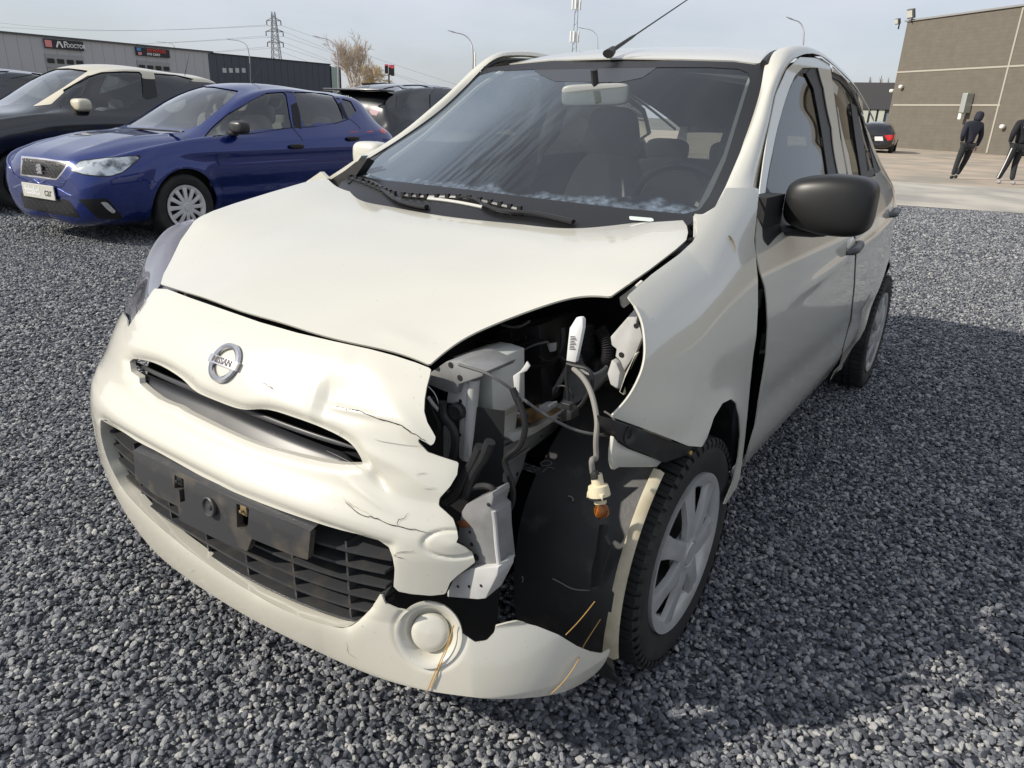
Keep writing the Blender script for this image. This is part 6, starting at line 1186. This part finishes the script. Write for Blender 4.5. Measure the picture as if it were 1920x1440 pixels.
def lamp(px, py0, top, armx, army, dist, lab, r=.07):
    p = at(px, top, dist); b0 = np.array([p[0], p[1], 0]); a = at(armx, army, dist); o = empty('street_lamp', tuple(b0), 0, label=lab, cat='street lamp', group='curved street lamps'); mb = MB(); l = lambda q: tuple(np.array(q)-b0)
    h = p[2]; mid_ = at(px-(px-armx)*.12, top-(top-army)*.45, dist); m2 = at(px-(px-armx)*.5, top-(top-army)*.86, dist); mb.tube([(0, 0, 0), (0, 0, h*.6), l(p), l(mid_), l(m2), l(a)], [r*1.3, r, r*.9, r*.75, r*.6, r*.5], n=6, sub=3); mb.build('pole', STEEL, o, True)
    d = a-m2; d /= np.linalg.norm(d); mb = MB(); mb.tube([l(a), l(a+d*.35), l(a+d*.75)], [r*.8, r*1.6, r*.6], n=6, flat=.5); mb.build('lamp_head', STEEL, o)
lamp(632, 140, 100, 602, 71, 62, 'curved street lamp left of the bare tree'); lamp(886, 130, 92, 857, 62, 55, 'tall curved street lamp beside the white flagpole'); lamp(465, 104, 92, 436, 75, 85, 'curved street lamp behind the dark hall roof', .06); lamp(1120, 84, 72, 1097, 54, 75, 'curved street lamp beside the radio mast', .05); lamp(1507, 85, 62, 1490, 38, 58, 'curved street lamp above the rear of the cream car roof'); lamp(327, 92, 88, 303, 79, 100, 'small curved street lamp above the grey hall roof', .05)
p = at(1083, -30, 140); rm_ = empty('radio_mast', (p[0], p[1], 0), 0, label='slender radio mast with antennas above the cream car roof', cat='mast'); mb = MB()
for k in range(3): a_ = k*2.09; mb.tube([(math.cos(a_)*.8, math.sin(a_)*.8, 0), (math.cos(a_)*.28, math.sin(a_)*.28, p[2])], .07, n=4)
for i in range(34): z = p[2]*i/34; a_ = (i % 3)*2.09; r0 = .8-.52*i/34; mb.tube([(math.cos(a_)*r0, math.sin(a_)*r0, z), (math.cos(a_+2.09)*r0, math.sin(a_+2.09)*r0, z+p[2]/34)], .05, n=3)
mb.build('lattice', STEEL, rm_)
for py2 in (66, 6):
    z = at(1083, py2, 140)[2]; 
    for k in range(4): a_ = k*1.57+.4; mb = MB(); mb.box((math.cos(a_)*.75, math.sin(a_)*.75, z), (.32, .32, 2.0), bev=.05); mb.build('panel_antenna', WHM, rm_)
p = at(891, 98, 54); mb = MB(); mb.tube([(p[0], p[1], 0), tuple(p)], .075, n=6); mb.build('flagpole', WHM, None, label='white bare flagpole beside the tall street lamp', cat='flagpole')
def baretree(px, top, dist, hw, lab, col, seed, willow=False):
    p = at(px, top, dist); o = empty('bare_tree' if not willow else 'willow_tree', (p[0], p[1], 0), 0, label=lab, cat='tree'); h = p[2]; rg = np.random.default_rng(seed); mt0 = MB(); mc = MB(); w = hw*dist/FF
    mt0.tube([(0, 0, 0), (0, 0, h*.3)], [.28, .2], n=7); mt0.build('trunk', TRK, o)
    def grow(p0, d, l, r, k):
        d = d/np.linalg.norm(d); p1 = p0+d*l; mc.tube([p0, (p0+p1)/2+rg.normal(0, l*.04, 3), p1], [r, r*.6], n=4 if k > 2 else 3, cap=False)
        if k == 0: return
        for _ in range(4 if k > 1 else 5): nd = d+rg.normal(0, .42, 3)+np.array([0, 0, .28 if not willow else -.1]); grow(p0+(p1-p0)*rg.uniform(.45, 1), nd, l*rg.uniform(.5, .75), max(r*.55, .018), k-1)
    for i in range(7): a_ = i*.9; grow(np.array([0, 0, h*rg.uniform(.12, .3)]), np.array([math.cos(a_)*w/h*1.3, math.sin(a_)*w/h*1.3, 1.]), h*.36, .10, 4)
    mc.build('crown', col, o, kind='stuff')
baretree(662, 74, 80, 28, 'tall bare tree right of the street lamp', BARE, 5); baretree(690, 116, 84, 12, 'small golden willow at the foot of the bare tree', mat('golden_twigs', (.50, .40, .24), rough=.9), 6, True)
# signal cluster
p = at(729, 132, 45); sg = empty('traffic_signal', (p[0], p[1], 0), math.atan2(CR[1], CR[0]), label='dark signal post with small red lamps behind the black SUV', cat='traffic signal'); mb = MB(); mb.tube([(0, 0, 0), (0, 0, p[2]-.2)], .05, n=6); mb.build('post', SATIN, sg)
for dx, dz in ((-.14, .08), (.10, .0), (.24, -.05)): mb = MB(); mb.box((dx, 0, p[2]+dz), (.20, .2, .52), bev=.02); o = mb.build('signal_head', SATIN, sg); mb = MB(); mb.box((dx, -.11, p[2]+dz+.22), (.15, .04, .10), bev=.01); mb.build('red_lamp', mat('signal_red_%d' % int(dx*100), (.7, .10, .14), rough=.4), o)
for dx in (.18,): mb = MB(); mb.box((dx, .0, p[2]+.27), (.34, .05, .10)); mb.build('red_band', mat('red_band', (.5, .04, .07), rough=.4), sg)
# ================================================================== PEOPLE
SKIN = mat('skin', (.50, .30, .22), rough=.6)
def figure(name, feet, H, lab, joints, clothes, head_tilt=(0, 0), face=None, hood=False, extra=None):
    """joints in local metres for 1.78 m height; x right in the picture, y away from the viewer"""
    o = empty(name, (feet[0], feet[1], 0), math.atan2(CR[1], CR[0]), label=lab, cat='person')
    def skinmesh(nm_, nodes, edges, m, sub=2, par=None):
        k = H/1.78; me = bpy.data.meshes.new(nm_); me.from_pydata([tuple(np.array(n_[0])*k) for n_ in nodes], edges, []); ob = link(nm_, me, m, par or o); sk = ob.modifiers.new('skin', 'SKIN')
        for v, n_ in zip(me.skin_vertices[0].data, nodes): v.radius = (n_[1]*k, (n_[2] if len(n_) > 2 else n_[1])*k)
        me.skin_vertices[0].data[0].use_root = True; sb = ob.modifiers.new('sub', 'SUBSURF'); sb.levels = sub; sb.render_levels = sub; return ob
    joints(o, skinmesh); return o
def body_parts(pose):
    def f(o, sm):
        J = pose; jm, tm, sh = J['mats']
        top = sm('jacket', [(J['pelvis'], .150, .105), (J['waist'], .158, .11), (J['chest'], .172, .115), (J['neck'], .07, .07), (J['shL'], .085), (J['elL'], .066), (J['wrL'], .050), (J['shR'], .085), (J['elR'], .066), (J['wrR'], .050)], [(0, 1), (1, 2), (2, 3), (2, 4), (4, 5), (5, 6), (2, 7), (7, 8), (8, 9)], jm)
        leg = sm('trousers', [(J['pelvis'], .140, .11), (J['hipL'], .100), (J['knL'], .072), (J['anL'], .058), (J['hipR'], .100), (J['knR'], .072), (J['anR'], .058)], [(0, 1), (1, 2), (2, 3), (0, 4), (4, 5), (5, 6)], tm)
        for a, dx in (('anL', -1), ('anR', 1)):
            p = np.array(J[a]); q = p+np.array(J['toe']); sm('shoe', [((p[0], p[1], .055), .050), (((p[0]+q[0])/2, (p[1]+q[1])/2, .045), .050), ((q[0], q[1], .032), .034)], [(0, 1), (1, 2)], sh)
        hd = np.array(J['head']); nk = np.array(J['neck'])
        sm('head', [(tuple(nk), .055), (tuple(hd-[0, 0, .07]), .066), (tuple(hd), .086, .092), (tuple(hd+[0, 0, .075]), .070)], [(0, 1), (1, 2), (2, 3)], SKIN)
        for s_ in (-1, 1): V, F = sq(hd+[.088*s_, 0, -.01], (.015, .022, .034), e=.9, nu=10, nv=8); mesh('ear', V*1.0, F, SKIN, o) if not J.get('hood') else None
        if J.get('hood'):
            sm('hood', [(tuple(nk+[0, .01, -.02]), .115, .10), (tuple(hd+[.0, .0, -.04]), .118, .118), (tuple(hd+[.015, .01, .06]), .112, .115), (tuple(hd+[.03, .02, .115]), .06, .07)], [(0, 1), (1, 2), (2, 3)], jm)
        else:
            V, F = sq(hd+[0, -.012, .045], (.090, .098, .075), e=.9); mesh('hair', V, F, mat('dark_hair', (.03, .02, .015), rough=.8), o)
        for w_ in ('wrL', 'wrR'):
            if w_ in J.get('pocket', ()): continue
            w0_ = np.array(J[w_]); sm('hand', [(tuple(w0_), .028), (tuple(w0_+[0, 0, -.06]), .038, .02), (tuple(w0_+[-.022, 0, -.12]), .010), (tuple(w0_+[-.008, 0, -.135]), .010), (tuple(w0_+[.008, 0, -.13]), .010), (tuple(w0_+[.022, 0, -.115]), .009), (tuple(w0_+[.045, .01, -.085]), .010)], [(0, 1), (1, 2), (1, 3), (1, 4), (1, 5), (1, 6)], SKIN, 1)
    return f
JK = mat('navy_jacket', (.018, .019, .032), rough=.85, bump=(9, .4, .02)); TRS = mat('charcoal_trousers', (.022, .023, .027), rough=.9, bump=(8, .4, .02)); SHB = mat('black_shoe', (.012, .012, .012), rough=.5); SHG = mat('grey_sneaker', (.28, .28, .29), rough=.6)
P1 = dict(mats=(JK, TRS, SHB), pelvis=(.04, 0, .90), waist=(.05, 0, 1.08), chest=(.06, 0, 1.32), neck=(.10, 0, 1.50), head=(.16, .02, 1.63), shL=(-.13, 0, 1.40), elL=(-.20, -.06, 1.14), wrL=(-.10, .08, .98), shR=(.26, 0, 1.40), elR=(.33, 0, 1.12), wrR=(.29, .03, .86), hipL=(-.06, 0, .86), knL=(-.11, .04, .48), anL=(-.19, -.02, .10), hipR=(.13, 0, .86), knR=(.12, .10, .48), anR=(.06, .22, .10), toe=(.03, .13, 0), hood=True, pocket=('wrL',))
f1 = on(1797, 336, 'z', 0); figure('person', f1, 1.74, 'person in a dark hooded jacket walking away in front of the brown hall', body_parts(P1), None)
P2 = dict(mats=(mat('black_sweatshirt', (.014, .014, .018), rough=.9, bump=(9, .4, .02)), TRS, SHG), pelvis=(.06, 0, .92), waist=(.08, 0, 1.08), chest=(.12, 0, 1.33), neck=(.14, 0, 1.52), head=(.15, 0, 1.68), shL=(-.08, 0, 1.42), elL=(-.20, -.08, 1.17), wrL=(-.14, .04, .98), shR=(.32, 0, 1.42), elR=(.40, 0, 1.14), wrR=(.36, .05, .90), hipL=(-.03, 0, .88), knL=(-.09, .02, .48), anL=(-.17, .10, .10), hipR=(.15, 0, .88), knR=(.13, .06, .48), anR=(.07, -.08, .10), toe=(.02, -.12, 0), pocket=('wrL',))
f2 = on(1886, 345, 'z', 0); pr2 = figure('person', f2, 1.80, 'bareheaded person in a black sweatshirt with white back lettering at the right edge', body_parts(P2), None)
WL = mat('white_print', (.6, .6, .6), rough=.7); BM2 = np.array([[1, 0, 0], [0, 0, -1], [0, 1, 0]], float); textobj('back_print', 'PATRO', .10, BM2, (.12, -.135, 1.45), WL, pr2, bold=.004); textobj('back_print', 'STUDIO', .085, BM2, (.13, -.138, 1.36), WL, pr2, bold=.003)
mb = MB(); mb.tube([(-.12, -.05, .86), (-.165, .0, .48), (-.215, .06, .14)], .018, n=5, flat=.4); mb.build('trouser_stripe', WL, pr2)
